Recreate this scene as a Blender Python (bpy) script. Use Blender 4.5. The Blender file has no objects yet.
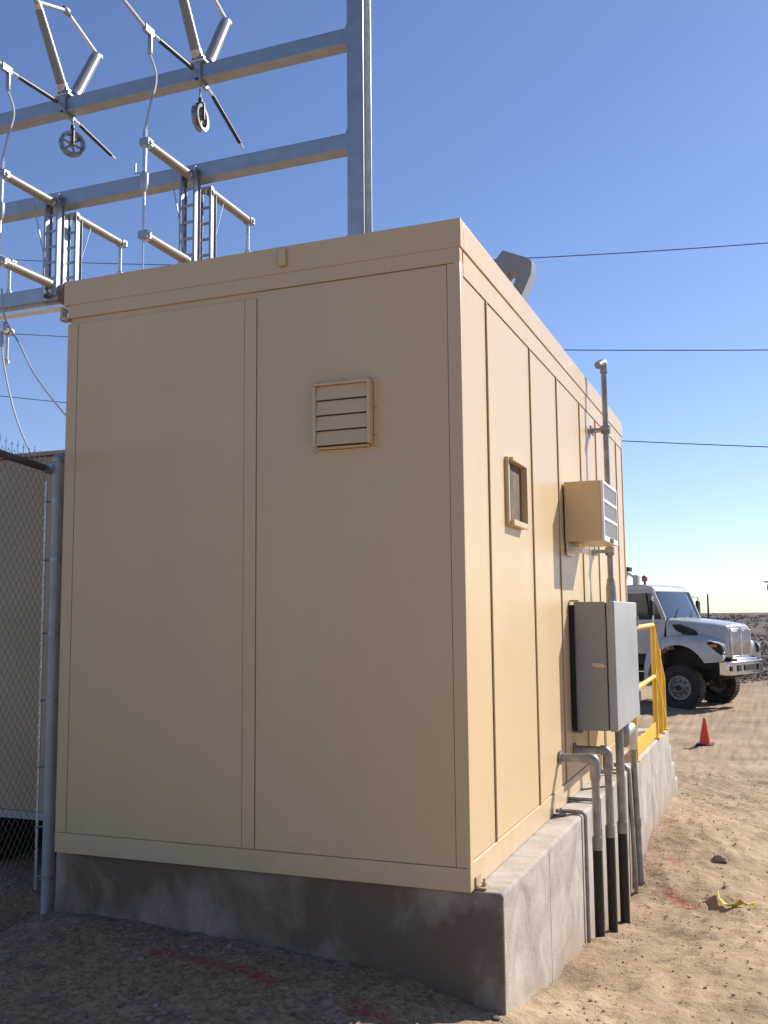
import bpy, bmesh, math, random
from math import radians as R, sin, cos, pi
from mathutils import Vector, Matrix, noise
random.seed(7)
SC = bpy.context.scene
COL = SC.collection

# ------------------------------------------------------------------ materials
def mat(name, col, rough=0.6, metal=0.0, var=0.0, vscale=4.0, bump=0.0, bscale=60.0, spec=0.5, col2=None, detail=6, coat=0.0):
    m = bpy.data.materials.new(name); m.use_nodes = True
    nt = m.node_tree; N = nt.nodes; L = nt.links
    b = N['Principled BSDF']
    b.inputs['Base Color'].default_value = (*col, 1)
    b.inputs['Roughness'].default_value = rough
    b.inputs['Metallic'].default_value = metal
    b.inputs['Specular IOR Level'].default_value = spec
    b.inputs['Coat Weight'].default_value = coat
    tc = N.new('ShaderNodeTexCoord')
    if var > 0 or col2:
        n = N.new('ShaderNodeTexNoise'); n.inputs['Scale'].default_value = vscale; n.inputs['Detail'].default_value = detail
        L.new(tc.outputs['Object'], n.inputs['Vector'])
        r = N.new('ShaderNodeValToRGB')
        c2 = col2 if col2 else tuple(max(0, c*(1-var)) for c in col)
        c1 = col if col2 else tuple(min(1, c*(1+var*0.6)) for c in col)
        r.color_ramp.elements[0].position = 0.32; r.color_ramp.elements[1].position = 0.68
        r.color_ramp.elements[0].color = (*c2, 1); r.color_ramp.elements[1].color = (*c1, 1)
        L.new(n.outputs['Fac'], r.inputs['Fac']); L.new(r.outputs['Color'], b.inputs['Base Color'])
    if bump > 0:
        n2 = N.new('ShaderNodeTexNoise'); n2.inputs['Scale'].default_value = bscale; n2.inputs['Detail'].default_value = 4
        L.new(tc.outputs['Object'], n2.inputs['Vector'])
        bp = N.new('ShaderNodeBump'); bp.inputs['Strength'].default_value = bump; bp.inputs['Distance'].default_value = 0.01
        L.new(n2.outputs['Fac'], bp.inputs['Height']); L.new(bp.outputs['Normal'], b.inputs['Normal'])
    return m

M = {}
def paint_wall():
    m = mat('tan_paint', (0.62, 0.50, 0.36), 0.42, spec=0.4)
    nt = m.node_tree; N = nt.nodes; L = nt.links; b = N['Principled BSDF']
    tc = N.new('ShaderNodeTexCoord')
    mp = N.new('ShaderNodeMapping'); mp.inputs['Scale'].default_value = (3.0, 3.0, 0.6)
    L.new(tc.outputs['Object'], mp.inputs['Vector'])
    n = N.new('ShaderNodeTexNoise'); n.inputs['Scale'].default_value = 1.0; n.inputs['Detail'].default_value = 8; n.inputs['Roughness'].default_value = 0.65
    L.new(mp.outputs['Vector'], n.inputs['Vector'])
    r = N.new('ShaderNodeValToRGB')
    r.color_ramp.elements[0].position = .28; r.color_ramp.elements[0].color = (0.595, 0.436, 0.246, 1)
    r.color_ramp.elements[1].position = .7; r.color_ramp.elements[1].color = (0.63, 0.462, 0.262, 1)
    L.new(n.outputs['Fac'], r.inputs['Fac']); 
    # dust near the base: thin brown splash
    sx = N.new('ShaderNodeSeparateXYZ'); L.new(tc.outputs['Object'], sx.inputs['Vector'])
    n3 = N.new('ShaderNodeTexNoise'); n3.inputs['Scale'].default_value = 9; n3.inputs['Detail'].default_value = 7
    L.new(tc.outputs['Object'], n3.inputs['Vector'])
    ma = N.new('ShaderNodeMath'); ma.operation = 'MULTIPLY_ADD'; ma.inputs[1].default_value = 0.5; ma.inputs[2].default_value = -0.1
    L.new(n3.outputs['Fac'], ma.inputs[0])
    mr = N.new('ShaderNodeMath'); mr.operation = 'SUBTRACT'; L.new(ma.outputs[0], mr.inputs[0]); L.new(sx.outputs['Z'], mr.inputs[1])
    mr2 = N.new('ShaderNodeMath'); mr2.operation = 'MULTIPLY'; mr2.use_clamp = True; mr2.inputs[1].default_value = 2.2; L.new(mr.outputs[0], mr2.inputs[0])
    mx = N.new('ShaderNodeMix'); mx.data_type = 'RGBA'; L.new(mr2.outputs[0], mx.inputs['Factor'])
    L.new(r.outputs['Color'], mx.inputs[6]); mx.inputs[7].default_value = (0.47, 0.36, 0.25, 1)
    L.new(mx.outputs[2], b.inputs['Base Color'])
    # gentle oil-canning + orange peel
    n2 = N.new('ShaderNodeTexNoise'); n2.inputs['Scale'].default_value = 1.3; n2.inputs['Detail'].default_value = 1
    L.new(tc.outputs['Object'], n2.inputs['Vector'])
    n4 = N.new('ShaderNodeTexNoise'); n4.inputs['Scale'].default_value = 160; n4.inputs['Detail'].default_value = 2
    L.new(tc.outputs['Object'], n4.inputs['Vector'])
    b1 = N.new('ShaderNodeBump'); b1.inputs['Strength'].default_value = .55; b1.inputs['Distance'].default_value = .02
    b2 = N.new('ShaderNodeBump'); b2.inputs['Strength'].default_value = .12; b2.inputs['Distance'].default_value = .002
    L.new(n2.outputs['Fac'], b1.inputs['Height']); L.new(n4.outputs['Fac'], b2.inputs['Height'])
    L.new(b1.outputs['Normal'], b2.inputs['Normal']); L.new(b2.outputs['Normal'], b.inputs['Normal'])
    n5 = N.new('ShaderNodeMapRange'); n5.inputs['To Min'].default_value = .27; n5.inputs['To Max'].default_value = .42
    L.new(n3.outputs['Fac'], n5.inputs['Value']); L.new(n5.outputs['Result'], b.inputs['Roughness'])
    return m
M['tan'] = paint_wall()
M['tan2'] = mat('tan_sheet', (0.43, 0.31, 0.185), 0.5, var=.08, vscale=2)
M['dark'] = mat('dark_gap', (0.012, 0.011, 0.01), 0.8)
M['ventback'] = mat('brown_screen', (0.13, 0.085, 0.05), 0.8, var=.5, vscale=14)
M['ventslat'] = mat('brown_slat', (0.25, 0.18, 0.12), 0.6)
M['seal'] = mat('brown_joint', (0.30, 0.215, 0.13), 0.7)
M['grille'] = mat('aluminium_grille', (0.42, 0.40, 0.38), 0.45, 0.5)
M['grillebar'] = mat('pale_trim', (0.72, 0.69, 0.64), 0.4)
M['greybox'] = mat('grey_enamel', (0.27, 0.272, 0.265), 0.38, var=.06, vscale=3, bump=.05, bscale=200)
M['doorgrey'] = mat('light_grey_enamel', (0.35, 0.36, 0.355), 0.36, var=.08, vscale=3)
M['conduit'] = mat('galvanised_conduit', (0.31, 0.30, 0.285), 0.42, 0.55, var=.25, vscale=14, bump=.1, bscale=60)
M['conduitnew'] = mat('bright_fitting', (0.68, 0.67, 0.65), 0.3, 0.8, var=.15, vscale=20)
M['tape'] = mat('black_tape', (0.022, 0.017, 0.015), 0.6, var=.4, vscale=30, bump=.5, bscale=80)
M['galv'] = mat('galvanised_steel', (0.36, 0.385, 0.41), 0.40, 0.75, var=.10, vscale=5, bump=.06, bscale=40)
M['galvb'] = mat('bright_galvanised', (0.72, 0.73, 0.73), 0.36, 0.7, var=.15, vscale=12)
M['alu'] = mat('cast_aluminium', (0.62, 0.61, 0.60), 0.34, 0.9, var=.2, vscale=25)
M['porc'] = mat('grey_insulator', (0.25, 0.24, 0.235), 0.35, 0.0, var=.1, vscale=6)
M['porc2'] = mat('tan_insulator', (0.27, 0.225, 0.18), 0.4, 0.0, var=.1, vscale=6)
M['rimmetal'] = mat('worn_pulley_metal', (0.30, 0.29, 0.28), 0.35, 0.8, var=.3, vscale=12)
M['blackrod'] = mat('black_polymer', (0.02, 0.02, 0.022), 0.45)
M['postmetal'] = mat('pale_galvanised_pipe', (0.42, 0.425, 0.42), 0.5, 0.35, var=.15, vscale=6)
M['meshwire'] = mat('dull_wire', (0.20, 0.19, 0.18), 0.6, 0.4)
M['rust'] = mat('rusty_edge', (0.24, 0.12, 0.07), 0.8, var=.3, vscale=20)
M['cable'] = mat('aluminium_cable', (0.45, 0.45, 0.45), 0.45, 0.6)
M['wire'] = mat('far_wire', (0.10, 0.10, 0.12), 0.6)
M['yellow'] = mat('safety_yellow', (0.78, 0.47, 0.03), 0.4, var=.12, vscale=8, bump=.1)
M['orange'] = mat('cone_orange', (0.75, 0.075, 0.02), 0.5, var=.15, vscale=20)
M['ytape'] = mat('yellow_tape', (0.75, 0.60, 0.03), 0.4)
M['rock'] = mat('stone', (0.25, 0.195, 0.15), 0.9, var=.4, vscale=20, bump=.6, bscale=50)
M['truck'] = mat('white_truck_paint', (0.50, 0.475, 0.44), 0.25, 0.0, var=.16, vscale=2.5, coat=.5)
M['chrome'] = mat('chrome', (0.75, 0.75, 0.76), 0.16, 1.0, var=.15, vscale=8)
M['tyre'] = mat('tyre_rubber', (0.035, 0.030, 0.026), 0.85, var=.4, vscale=8, bump=.4, bscale=40)
M['tyredust'] = mat('dusty_tread', (0.10, 0.080, 0.060), 0.9, var=.4, vscale=10, bump=.5, bscale=50)
M['rim'] = mat('dusty_rim', (0.30, 0.27, 0.24), 0.6, 0.2, var=.3, vscale=9)
M['under'] = mat('chassis_black', (0.018, 0.016, 0.015), 0.7, var=.4, vscale=6)
M['seat'] = mat('seat_fabric', (0.06, 0.05, 0.05), 0.9)
M['amber'] = mat('red_beacon', (0.30, 0.09, 0.07), 0.3)
M['lens'] = mat('head_lens', (0.25, 0.27, 0.30), 0.1, 0.0, coat=.6)
M['amberl'] = mat('amber_lens', (0.6, 0.2, 0.03), 0.2)
M['scrub'] = mat('dry_scrub', (0.19, 0.145, 0.115), 0.9, col2=(0.10, 0.082, 0.066), vscale=.5)
M['pole'] = mat('weathered_pole', (0.13, 0.11, 0.10), 0.9)
M['sticker'] = mat('faded_sticker', (0.62, 0.48, 0.30), 0.6)

def glass():
    m = bpy.data.materials.new('cab_glass'); m.use_nodes = True
    nt = m.node_tree; N = nt.nodes; L = nt.links
    for n in list(N): N.remove(n)
    o = N.new('ShaderNodeOutputMaterial'); mx = N.new('ShaderNodeMixShader')
    t = N.new('ShaderNodeBsdfTransparent'); t.inputs[0].default_value = (.55, .60, .60, 1)
    g = N.new('ShaderNodeBsdfGlossy'); g.inputs['Roughness'].default_value = .03; g.inputs['Color'].default_value = (.9, 1, .98, 1)
    f = N.new('ShaderNodeFresnel'); f.inputs['IOR'].default_value = 2.6
    L.new(f.outputs[0], mx.inputs[0]); L.new(t.outputs[0], mx.inputs[1]); L.new(g.outputs[0], mx.inputs[2]); L.new(mx.outputs[0], o.inputs[0])
    return m
M['glass'] = glass()
M['darkglass'] = mat('tinted_glass', (0.012, 0.013, 0.016), 0.05, coat=.5)

def concrete():
    m = mat('concrete', (0.40, 0.36, 0.31), 0.9)
    nt = m.node_tree; N = nt.nodes; L = nt.links; b = N['Principled BSDF']
    tc = N.new('ShaderNodeTexCoord')
    n = N.new('ShaderNodeTexNoise'); n.inputs['Scale'].default_value = 3.4; n.inputs['Detail'].default_value = 10; n.inputs['Roughness'].default_value = .70
    n.inputs['Distortion'].default_value = .8
    L.new(tc.outputs['Object'], n.inputs['Vector'])
    r = N.new('ShaderNodeValToRGB'); cr = r.color_ramp
    cr.elements[0].position = .30; cr.elements[0].color = (.24, .20, .16, 1)
    cr.elements[1].position = .70; cr.elements[1].color = (.53, .475, .40, 1)
    e = cr.elements.new(.5); e.color = (.41, .36, .295, 1)
    L.new(n.outputs['Fac'], r.inputs['Fac'])
    # vertical streaks and form-work pours
    mp = N.new('ShaderNodeMapping'); mp.inputs['Scale'].default_value = (2.6, 2.6, 1.1); L.new(tc.outputs['Object'], mp.inputs['Vector'])
    n2 = N.new('ShaderNodeTexNoise'); n2.inputs['Scale'].default_value = 1.6; n2.inputs['Detail'].default_value = 5; L.new(mp.outputs[0], n2.inputs['Vector'])
    r2 = N.new('ShaderNodeValToRGB'); r2.color_ramp.elements[0].position = .36; r2.color_ramp.elements[0].color = (.72, .70, .68, 1)
    r2.color_ramp.elements[1].position = .6; r2.color_ramp.elements[1].color = (1, 1, 1, 1); L.new(n2.outputs['Fac'], r2.inputs['Fac'])
    mx = N.new('ShaderNodeMix'); mx.data_type = 'RGBA'; mx.blend_type = 'MULTIPLY'; mx.inputs['Factor'].default_value = .35
    L.new(r.outputs['Color'], mx.inputs[6]); L.new(r2.outputs['Color'], mx.inputs[7])
    # dirt splash toward the soil
    sx = N.new('ShaderNodeSeparateXYZ'); L.new(tc.outputs['Object'], sx.inputs['Vector'])
    n3 = N.new('ShaderNodeTexNoise'); n3.inputs['Scale'].default_value = 5; n3.inputs['Detail'].default_value = 8; L.new(tc.outputs['Object'], n3.inputs['Vector'])
    a = N.new('ShaderNodeMath'); a.operation = 'MULTIPLY_ADD'; a.inputs[1].default_value = .7; a.inputs[2].default_value = -.82; L.new(n3.outputs['Fac'], a.inputs[0])
    s = N.new('ShaderNodeMath'); s.operation = 'SUBTRACT'; L.new(a.outputs[0], s.inputs[0]); L.new(sx.outputs['Z'], s.inputs[1])
    c = N.new('ShaderNodeMath'); c.operation = 'MULTIPLY'; c.use_clamp = True; c.inputs[1].default_value = 3.5; L.new(s.outputs[0], c.inputs[0])
    mx2 = N.new('ShaderNodeMix'); mx2.data_type = 'RGBA'; L.new(c.outputs[0], mx2.inputs['Factor'])
    L.new(mx.outputs[2], mx2.inputs[6]); mx2.inputs[7].default_value = (.33, .25, .18, 1)
    st = N.new('ShaderNodeTexNoise'); st.inputs['Scale'].default_value = 1.4; st.inputs['Detail'].default_value = 9; st.inputs['Roughness'].default_value = .6; st.inputs['Distortion'].default_value = .6  # front face only: brown stains, plus its shade darkened into the colour
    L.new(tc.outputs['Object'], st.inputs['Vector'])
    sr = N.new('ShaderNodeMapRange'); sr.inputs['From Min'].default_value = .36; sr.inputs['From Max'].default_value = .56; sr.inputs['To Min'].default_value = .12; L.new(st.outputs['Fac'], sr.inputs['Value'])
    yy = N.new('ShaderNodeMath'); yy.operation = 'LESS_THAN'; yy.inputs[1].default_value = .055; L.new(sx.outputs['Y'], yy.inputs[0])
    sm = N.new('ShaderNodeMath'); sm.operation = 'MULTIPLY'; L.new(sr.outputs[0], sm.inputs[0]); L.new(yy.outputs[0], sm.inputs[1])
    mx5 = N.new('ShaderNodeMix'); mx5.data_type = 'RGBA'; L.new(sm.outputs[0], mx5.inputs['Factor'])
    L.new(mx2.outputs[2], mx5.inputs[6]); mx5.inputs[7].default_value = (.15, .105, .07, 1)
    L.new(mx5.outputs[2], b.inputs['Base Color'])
    v = N.new('ShaderNodeTexVoronoi'); v.inputs['Scale'].default_value = 34; L.new(tc.outputs['Object'], v.inputs['Vector'])
    vm = N.new('ShaderNodeMapRange'); vm.inputs['From Max'].default_value = .18; L.new(v.outputs['Distance'], vm.inputs['Value'])
    n4 = N.new('ShaderNodeTexNoise'); n4.inputs['Scale'].default_value = 50; n4.inputs['Detail'].default_value = 6; L.new(tc.outputs['Object'], n4.inputs['Vector'])
    b1 = N.new('ShaderNodeBump'); b1.inputs['Strength'].default_value = .6; b1.inputs['Distance'].default_value = .010; L.new(vm.outputs[0], b1.inputs['Height'])
    b2 = N.new('ShaderNodeBump'); b2.inputs['Strength'].default_value = .4; b2.inputs['Distance'].default_value = .004; L.new(n4.outputs['Fac'], b2.inputs['Height'])
    L.new(b1.outputs['Normal'], b2.inputs['Normal']); L.new(b2.outputs['Normal'], b.inputs['Normal'])
    return m
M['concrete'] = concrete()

def dirt():
    m = mat('sandy_dirt', (0.40, 0.28, 0.18), 0.95, spec=.2)
    nt = m.node_tree; N = nt.nodes; L = nt.links; b = N['Principled BSDF']
    tc = N.new('ShaderNodeTexCoord')
    n = N.new('ShaderNodeTexNoise'); n.inputs['Scale'].default_value = 1.1; n.inputs['Detail'].default_value = 11; n.inputs['Roughness'].default_value = .66
    L.new(tc.outputs['Object'], n.inputs['Vector'])
    r = N.new('ShaderNodeValToRGB'); cr = r.color_ramp
    cr.elements[0].position = .33; cr.elements[0].color = (.255, .18, .108, 1)
    cr.elements[1].position = .66; cr.elements[1].color = (.47, .345, .22, 1)
    e = cr.elements.new(.5); e.color = (.385, .275, .168, 1)
    L.new(n.outputs['Fac'], r.inputs['Fac'])
    # gravelly darker soil where the mesh attribute says so
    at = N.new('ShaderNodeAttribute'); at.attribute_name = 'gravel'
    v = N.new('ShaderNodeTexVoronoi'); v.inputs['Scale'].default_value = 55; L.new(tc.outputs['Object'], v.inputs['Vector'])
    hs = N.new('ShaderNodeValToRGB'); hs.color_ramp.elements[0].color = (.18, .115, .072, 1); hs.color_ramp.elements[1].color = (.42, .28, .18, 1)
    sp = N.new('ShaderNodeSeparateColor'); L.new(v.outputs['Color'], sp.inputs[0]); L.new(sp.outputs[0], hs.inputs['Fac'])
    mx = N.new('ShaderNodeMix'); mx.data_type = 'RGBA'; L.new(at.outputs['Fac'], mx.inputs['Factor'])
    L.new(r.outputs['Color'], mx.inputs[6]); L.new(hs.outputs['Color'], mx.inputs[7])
    a2 = N.new('ShaderNodeAttribute'); a2.attribute_name = 'paint'
    n6 = N.new('ShaderNodeTexNoise'); n6.inputs['Scale'].default_value = 38; n6.inputs['Detail'].default_value = 6; L.new(tc.outputs['Object'], n6.inputs['Vector'])
    mm = N.new('ShaderNodeMath'); mm.operation = 'MULTIPLY_ADD'; mm.inputs[1].default_value = 3.0; mm.inputs[2].default_value = -.95; L.new(n6.outputs['Fac'], mm.inputs[0])
    m3 = N.new('ShaderNodeMath'); m3.operation = 'MULTIPLY'; m3.use_clamp = True; L.new(mm.outputs[0], m3.inputs[0]); L.new(a2.outputs['Fac'], m3.inputs[1])
    mx2 = N.new('ShaderNodeMix'); mx2.data_type = 'RGBA'; L.new(m3.outputs[0], mx2.inputs['Factor'])
    L.new(mx.outputs[2], mx2.inputs[6]); mx2.inputs[7].default_value = (.40, .02, .03, 1)
    # far scrubland soil
    a4 = N.new('ShaderNodeAttribute'); a4.attribute_name = 'far'
    n7 = N.new('ShaderNodeTexNoise'); n7.inputs['Scale'].default_value = .12; n7.inputs['Detail'].default_value = 9; L.new(tc.outputs['Object'], n7.inputs['Vector'])
    r7 = N.new('ShaderNodeValToRGB'); r7.color_ramp.elements[0].position = .35; r7.color_ramp.elements[0].color = (.10, .075, .06, 1)
    r7.color_ramp.elements[1].position = .65; r7.color_ramp.elements[1].color = (.17, .13, .105, 1); L.new(n7.outputs['Fac'], r7.inputs['Fac'])
    mx3 = N.new('ShaderNodeMix'); mx3.data_type = 'RGBA'; L.new(a4.outputs['Fac'], mx3.inputs['Factor'])
    L.new(mx2.outputs[2], mx3.inputs[6]); L.new(r7.outputs['Color'], mx3.inputs[7])
    L.new(mx3.outputs[2], b.inputs['Base Color'])
    n4 = N.new('ShaderNodeTexNoise'); n4.inputs['Scale'].default_value = 14; n4.inputs['Detail'].default_value = 9; n4.inputs['Roughness'].default_value = .65; L.new(tc.outputs['Object'], n4.inputs['Vector'])
    n5 = N.new('ShaderNodeTexNoise'); n5.inputs['Scale'].default_value = 90; n5.inputs['Detail'].default_value = 5; L.new(tc.outputs['Object'], n5.inputs['Vector'])
    b1 = N.new('ShaderNodeBump'); b1.inputs['Strength'].default_value = .8; b1.inputs['Distance'].default_value = .03; L.new(n4.outputs['Fac'], b1.inputs['Height'])
    b2 = N.new('ShaderNodeBump'); b2.inputs['Strength'].default_value = .6; b2.inputs['Distance'].default_value = .006; L.new(n5.outputs['Fac'], b2.inputs['Height'])
    L.new(b1.outputs['Normal'], b2.inputs['Normal']); L.new(b2.outputs['Normal'], b.inputs['Normal'])
    return m
M['dirt'] = dirt()

# ------------------------------------------------------------------ mesh helpers
class MB:
    def __init__(s): s.v = []; s.f = []; s.sm = []
    def add(s, vs, fs, smooth=False):
        o = len(s.v); s.v += [Vector(p) for p in vs]
        for f in fs: s.f.append([i+o for i in f]); s.sm.append(smooth)
        return s
    def box(s, x0, x1, y0, y1, z0, z1, mtx=None):
        p = [Vector(q) for q in ((x0,y0,z0),(x1,y0,z0),(x1,y1,z0),(x0,y1,z0),(x0,y0,z1),(x1,y0,z1),(x1,y1,z1),(x0,y1,z1))]
        if mtx: p = [mtx @ q for q in p]
        return s.add(p, [(0,3,2,1),(4,5,6,7),(0,1,5,4),(1,2,6,5),(2,3,7,6),(3,0,4,7)])
    def prism(s, poly, fn, a, b):
        """poly 2D points; fn(u,v,w)->3D; from w=a to w=b"""
        n = len(poly)
        vs = [fn(u, v, a) for u, v in poly] + [fn(u, v, b) for u, v in poly]
        fs = [tuple(range(n-1, -1, -1)), tuple(range(n, 2*n))] + [(i, (i+1) % n, n+(i+1) % n, n+i) for i in range(n)]
        return s.add(vs, fs)
    def cyl(s, p0, p1, r0, r1=None, n=14, caps=True):
        return s.tube([p0, p1], r0, n, caps, [r0, r0 if r1 is None else r1])
    def tube(s, path, r, n=10, caps=True, radii=None):
        path = [Vector(p) for p in path]; k = len(path)
        rr = radii or [r]*k
        t0 = (path[1]-path[0]).normalized()
        up = Vector((0,0,1)) if abs(t0.z) < .9 else Vector((1,0,0))
        u = t0.cross(up).normalized()
        vs = []
        for i, p in enumerate(path):
            t = (path[min(i+1, k-1)]-path[max(i-1, 0)]).normalized()
            u = (u - t*u.dot(t)).normalized(); w = t.cross(u)
            for j in range(n):
                a = 2*pi*j/n; vs.append(p + (u*cos(a)+w*sin(a))*rr[i])
        fs = []
        for i in range(k-1):
            for j in range(n):
                fs.append((i*n+j, i*n+(j+1) % n, (i+1)*n+(j+1) % n, (i+1)*n+j))
        s.add(vs, fs, True)
        if caps:
            o = len(s.v)-len(vs)
            s.f.append([o+j for j in range(n-1, -1, -1)]); s.sm.append(False)
            s.f.append([o+(k-1)*n+j for j in range(n)]); s.sm.append(False)
        return s
    def lathe(s, prof, c, ax, n=20):
        """prof: (radius, height along axis) list"""
        ax = Vector(ax).normalized(); c = Vector(c)
        u = ax.cross(Vector((0,0,1)) if abs(ax.z) < .9 else Vector((1,0,0))).normalized(); w = ax.cross(u)
        vs = [c + ax*h + (u*cos(2*pi*j/n)+w*sin(2*pi*j/n))*r for r, h in prof for j in range(n)]
        fs = [(i*n+j, i*n+(j+1) % n, (i+1)*n+(j+1) % n, (i+1)*n+j) for i in range(len(prof)-1) for j in range(n)]
        return s.add(vs, fs, True)
    def build(s, name, m, parent=None, bevel=0, seg=2, sharp=35, loc=None):
        me = bpy.data.meshes.new(name); me.from_pydata([tuple(p) for p in s.v], [], s.f)
        bm = bmesh.new(); bm.from_mesh(me)
        bmesh.ops.recalc_face_normals(bm, faces=bm.faces); bm.to_mesh(me); bm.free()
        me.polygons.foreach_set('use_smooth', [True]*len(me.polygons) if (bevel or any(s.sm)) else [False]*len(me.polygons))
        me.set_sharp_from_angle(angle=R(sharp))
        me.materials.append(m if not isinstance(m, str) else M[m])
        o = bpy.data.objects.new(name, me); COL.objects.link(o)
        if bevel:
            b = o.modifiers.new('bevel', 'BEVEL'); b.width = bevel; b.segments = seg; b.limit_method = 'ANGLE'; b.angle_limit = R(40)
            b.harden_normals = False
        if parent:
            o.parent = parent; o.location = -0 * Vector((0,0,0))
            root = parent
            off = Vector((0,0,0))
            while root is not None:
                off += root.location; root = root.parent
            # meshes are written in world space: undo the parents' offsets
            if not getattr(s, 'local', False): o.location = -off
        return o
def islands(self, name, m, parent=None, bevel=0, **k):
    '''each connected piece becomes an object of its own'''
    par = list(range(len(self.v)))
    def find(a):
        while par[a] != a: par[a] = par[par[a]]; a = par[a]
        return a
    for f in self.f:
        for q in f[1:]: par[find(f[0])] = find(q)
    grp = {}
    for i, f in enumerate(self.f): grp.setdefault(find(f[0]), []).append(i)
    for fi in grp.values():
        t = type(self)(); mp = {}
        for i in fi:
            nf = []
            for q in self.f[i]:
                if q not in mp: mp[q] = len(t.v); t.v.append(self.v[q])
                nf.append(mp[q])
            t.f.append(nf); t.sm.append(self.sm[i])
        t.build(name, m, parent, bevel, **k)
MB.islands = islands
def tag(o, label=None, cat=None, group=None, kind=None):
    if label: o['label'] = label
    if cat: o['category'] = cat
    if group: o['group'] = group
    if kind: o['kind'] = kind
    return o
def empty(name, loc, label, cat, group=None):
    o = bpy.data.objects.new(name, None); COL.objects.link(o); o.location = loc; o.empty_display_size = .1
    return tag(o, label, cat, group)
def smooth(a, b, x):
    t = max(0, min(1, (x-a)/(b-a))); return t*t*(3-2*t)
def bez(p0, p1, p2, p3, n=14):
    p0, p1, p2, p3 = map(Vector, (p0, p1, p2, p3))
    return [((1-t)**3)*p0+3*t*(1-t)**2*p1+3*t*t*(1-t)*p2+t**3*p3 for t in [i/n for i in range(n+1)]]
def spline(pts, n=8):
    pts = [Vector(p) for p in pts]; out = []
    q = [pts[0]*2-pts[1]] + pts + [pts[-1]*2-pts[-2]]
    for i in range(1, len(q)-2):
        for k in range(n):
            t = k/n; a, b, c, d = q[i-1], q[i], q[i+1], q[i+2]
            out.append(.5*((2*b)+(c-a)*t+(2*a-5*b+4*c-d)*t*t+(3*b-a-3*c+d)*t**3))
    out.append(pts[-1]); return out
def bend(p0, corner, p1, r, n=6):
    """polyline with one rounded corner"""
    p0, c, p1 = Vector(p0), Vector(corner), Vector(p1)
    a = c+(p0-c).normalized()*r; b = c+(p1-c).normalized()*r
    return [p0]+[((1-t)**2)*a+2*t*(1-t)*c+t*t*b for t in [i/n for i in range(n+1)]]+[p1]

# ------------------------------------------------------------------ ground
CP = [(-2.2,0,-.27),(-1.9,0,-.285),(-1.6,0,-.305),(-1.3,0,-.325),(-1.0,0,-.34),(-.7,0,-.35),(-.4,0,-.36),(-.15,0,-.385),(.05,0,-.47),(.15,0,-.60),(.2,.4,-.63),(.2,1,-.70),(.2,1.8,-.76),(.2,2.45,-.88),(.2,2.9,-.96),(.2,3.3,-.95),(.2,4.2,-.80),(.2,5.1,-.72),
      (.2,6.7,-.78),(.25,9,-.80),(0,12,-1.0),(0,16,-1.1),(0,20,-1.1),(0,26,-1.1),(1.2,4,-.85),(1.2,1.3,-.63),(-2.6,.4,-.62),(-2.75,.1,-.58),(-2.9,-.3,-.55),(-1.2,-1,-.42),
      (1.2,-4,-.45),(3,2,-.75),(3,6,-.95),(4,12,-1.1),(-3.5,1.2,-.50),(-5,3,-.4),(-8,7,-.6),(-6,-3,-.4),(-4,12,-1.0),(-10,20,-1.1),(8,0,-.9),(10,20,-1.15),
      (1.0,8,-.88),(1.6,-1.5,-.48),(.5,-1,-.47)]
def base_z(x, y):
    if y > 40 or abs(x) > 40 or y < -30:
        near = -1.1
    else:
        sw = 0; sz = 0
        for a, b, z in CP:
            w = 1/(((x-a)**2+(y-b)**2)+.06)**1.6; sw += w; sz += w*z
        near = sz/sw
        near += (-1.1-near)*smooth(22, 40, math.hypot(x, y))
    r = math.hypot(x, y)
    if r > 30:
        n1 = noise.noise(Vector((x*.02, y*.02, 1)))
        near += 1.75*smooth(34, 190, r) + (n1*1.6-.5)*smooth(40, 120, r)*(1-smooth(300, 900, r)) + .6*noise.noise(Vector((x*.09, y*.05, 3)))*smooth(32, 60, r)*(1-smooth(200, 400, r))
        near -= .8*smooth(220, 900, r)
    return near
def ground_z(x, y, fine=True):
    z = base_z(x, y); r = math.hypot(x, y-2)
    if r < 34:
        amp = 1-smooth(20, 34, r)
        d = noise.fractal(Vector((x*1.3, y*.9, 0)), 1.0, 2.1, 3)*.035
        rut = math.sin((x*.85+y*.45)*6.5+3.5*noise.noise(Vector((x*.9, y*.9, 9))))*.007
        q = Vector((x*4.2+y*1.1, y*3.0-x*1.3, 5))
        lump = abs(noise.fractal(q, .8, 2.1, 5))*.036 + noise.noise(Vector((x*7+y*2.5, y*5-x*2, 8)))*.006
        side = smooth(-.2, .5, x) if y < 9 else 1
        z += (d*(.25+.75*side) + (rut+lump*1.0)*(.25+.75*side))*amp
        if 1 < y < 7 and 0 < x < 1: z += smooth(1, 2.5, y)*.035*math.exp(-max(0, x-.2)/.07)*(.5+noise.noise(Vector((y*2.2, 3, 1))))
        for tx in (1.15, 3.05):
            u = x-tx-.35*sin(y*.16)-.02*y
            if abs(u) < .3: z += (-.022*(1-smooth(.10, .17, abs(u)))+.012*smooth(.12,.18,abs(u))*(1-smooth(.18,.3,abs(u)))+(.006*math.sin(y*38+abs(u)*30) if abs(u) < .12 else 0))*smooth(2.5, 5.5, y)*(.55+.45*noise.noise(Vector((y*.7, tx, 0))))*amp
        if fine and r < 12:
            z += noise.fractal(Vector((x*15, y*13, 2)), .6, 2.0, 3)*.012
    return z
def axis(lo, hi, d0, far, grow=1.09):
    out = []; v = lo; d = d0
    while v < hi: out.append(v); v += d0
    d = d0; a = hi
    while a < far: out.append(a); d *= grow; a += d
    d = d0; a = lo
    while a > -far: d *= grow; a -= d; out.insert(0, a)
    return out
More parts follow.
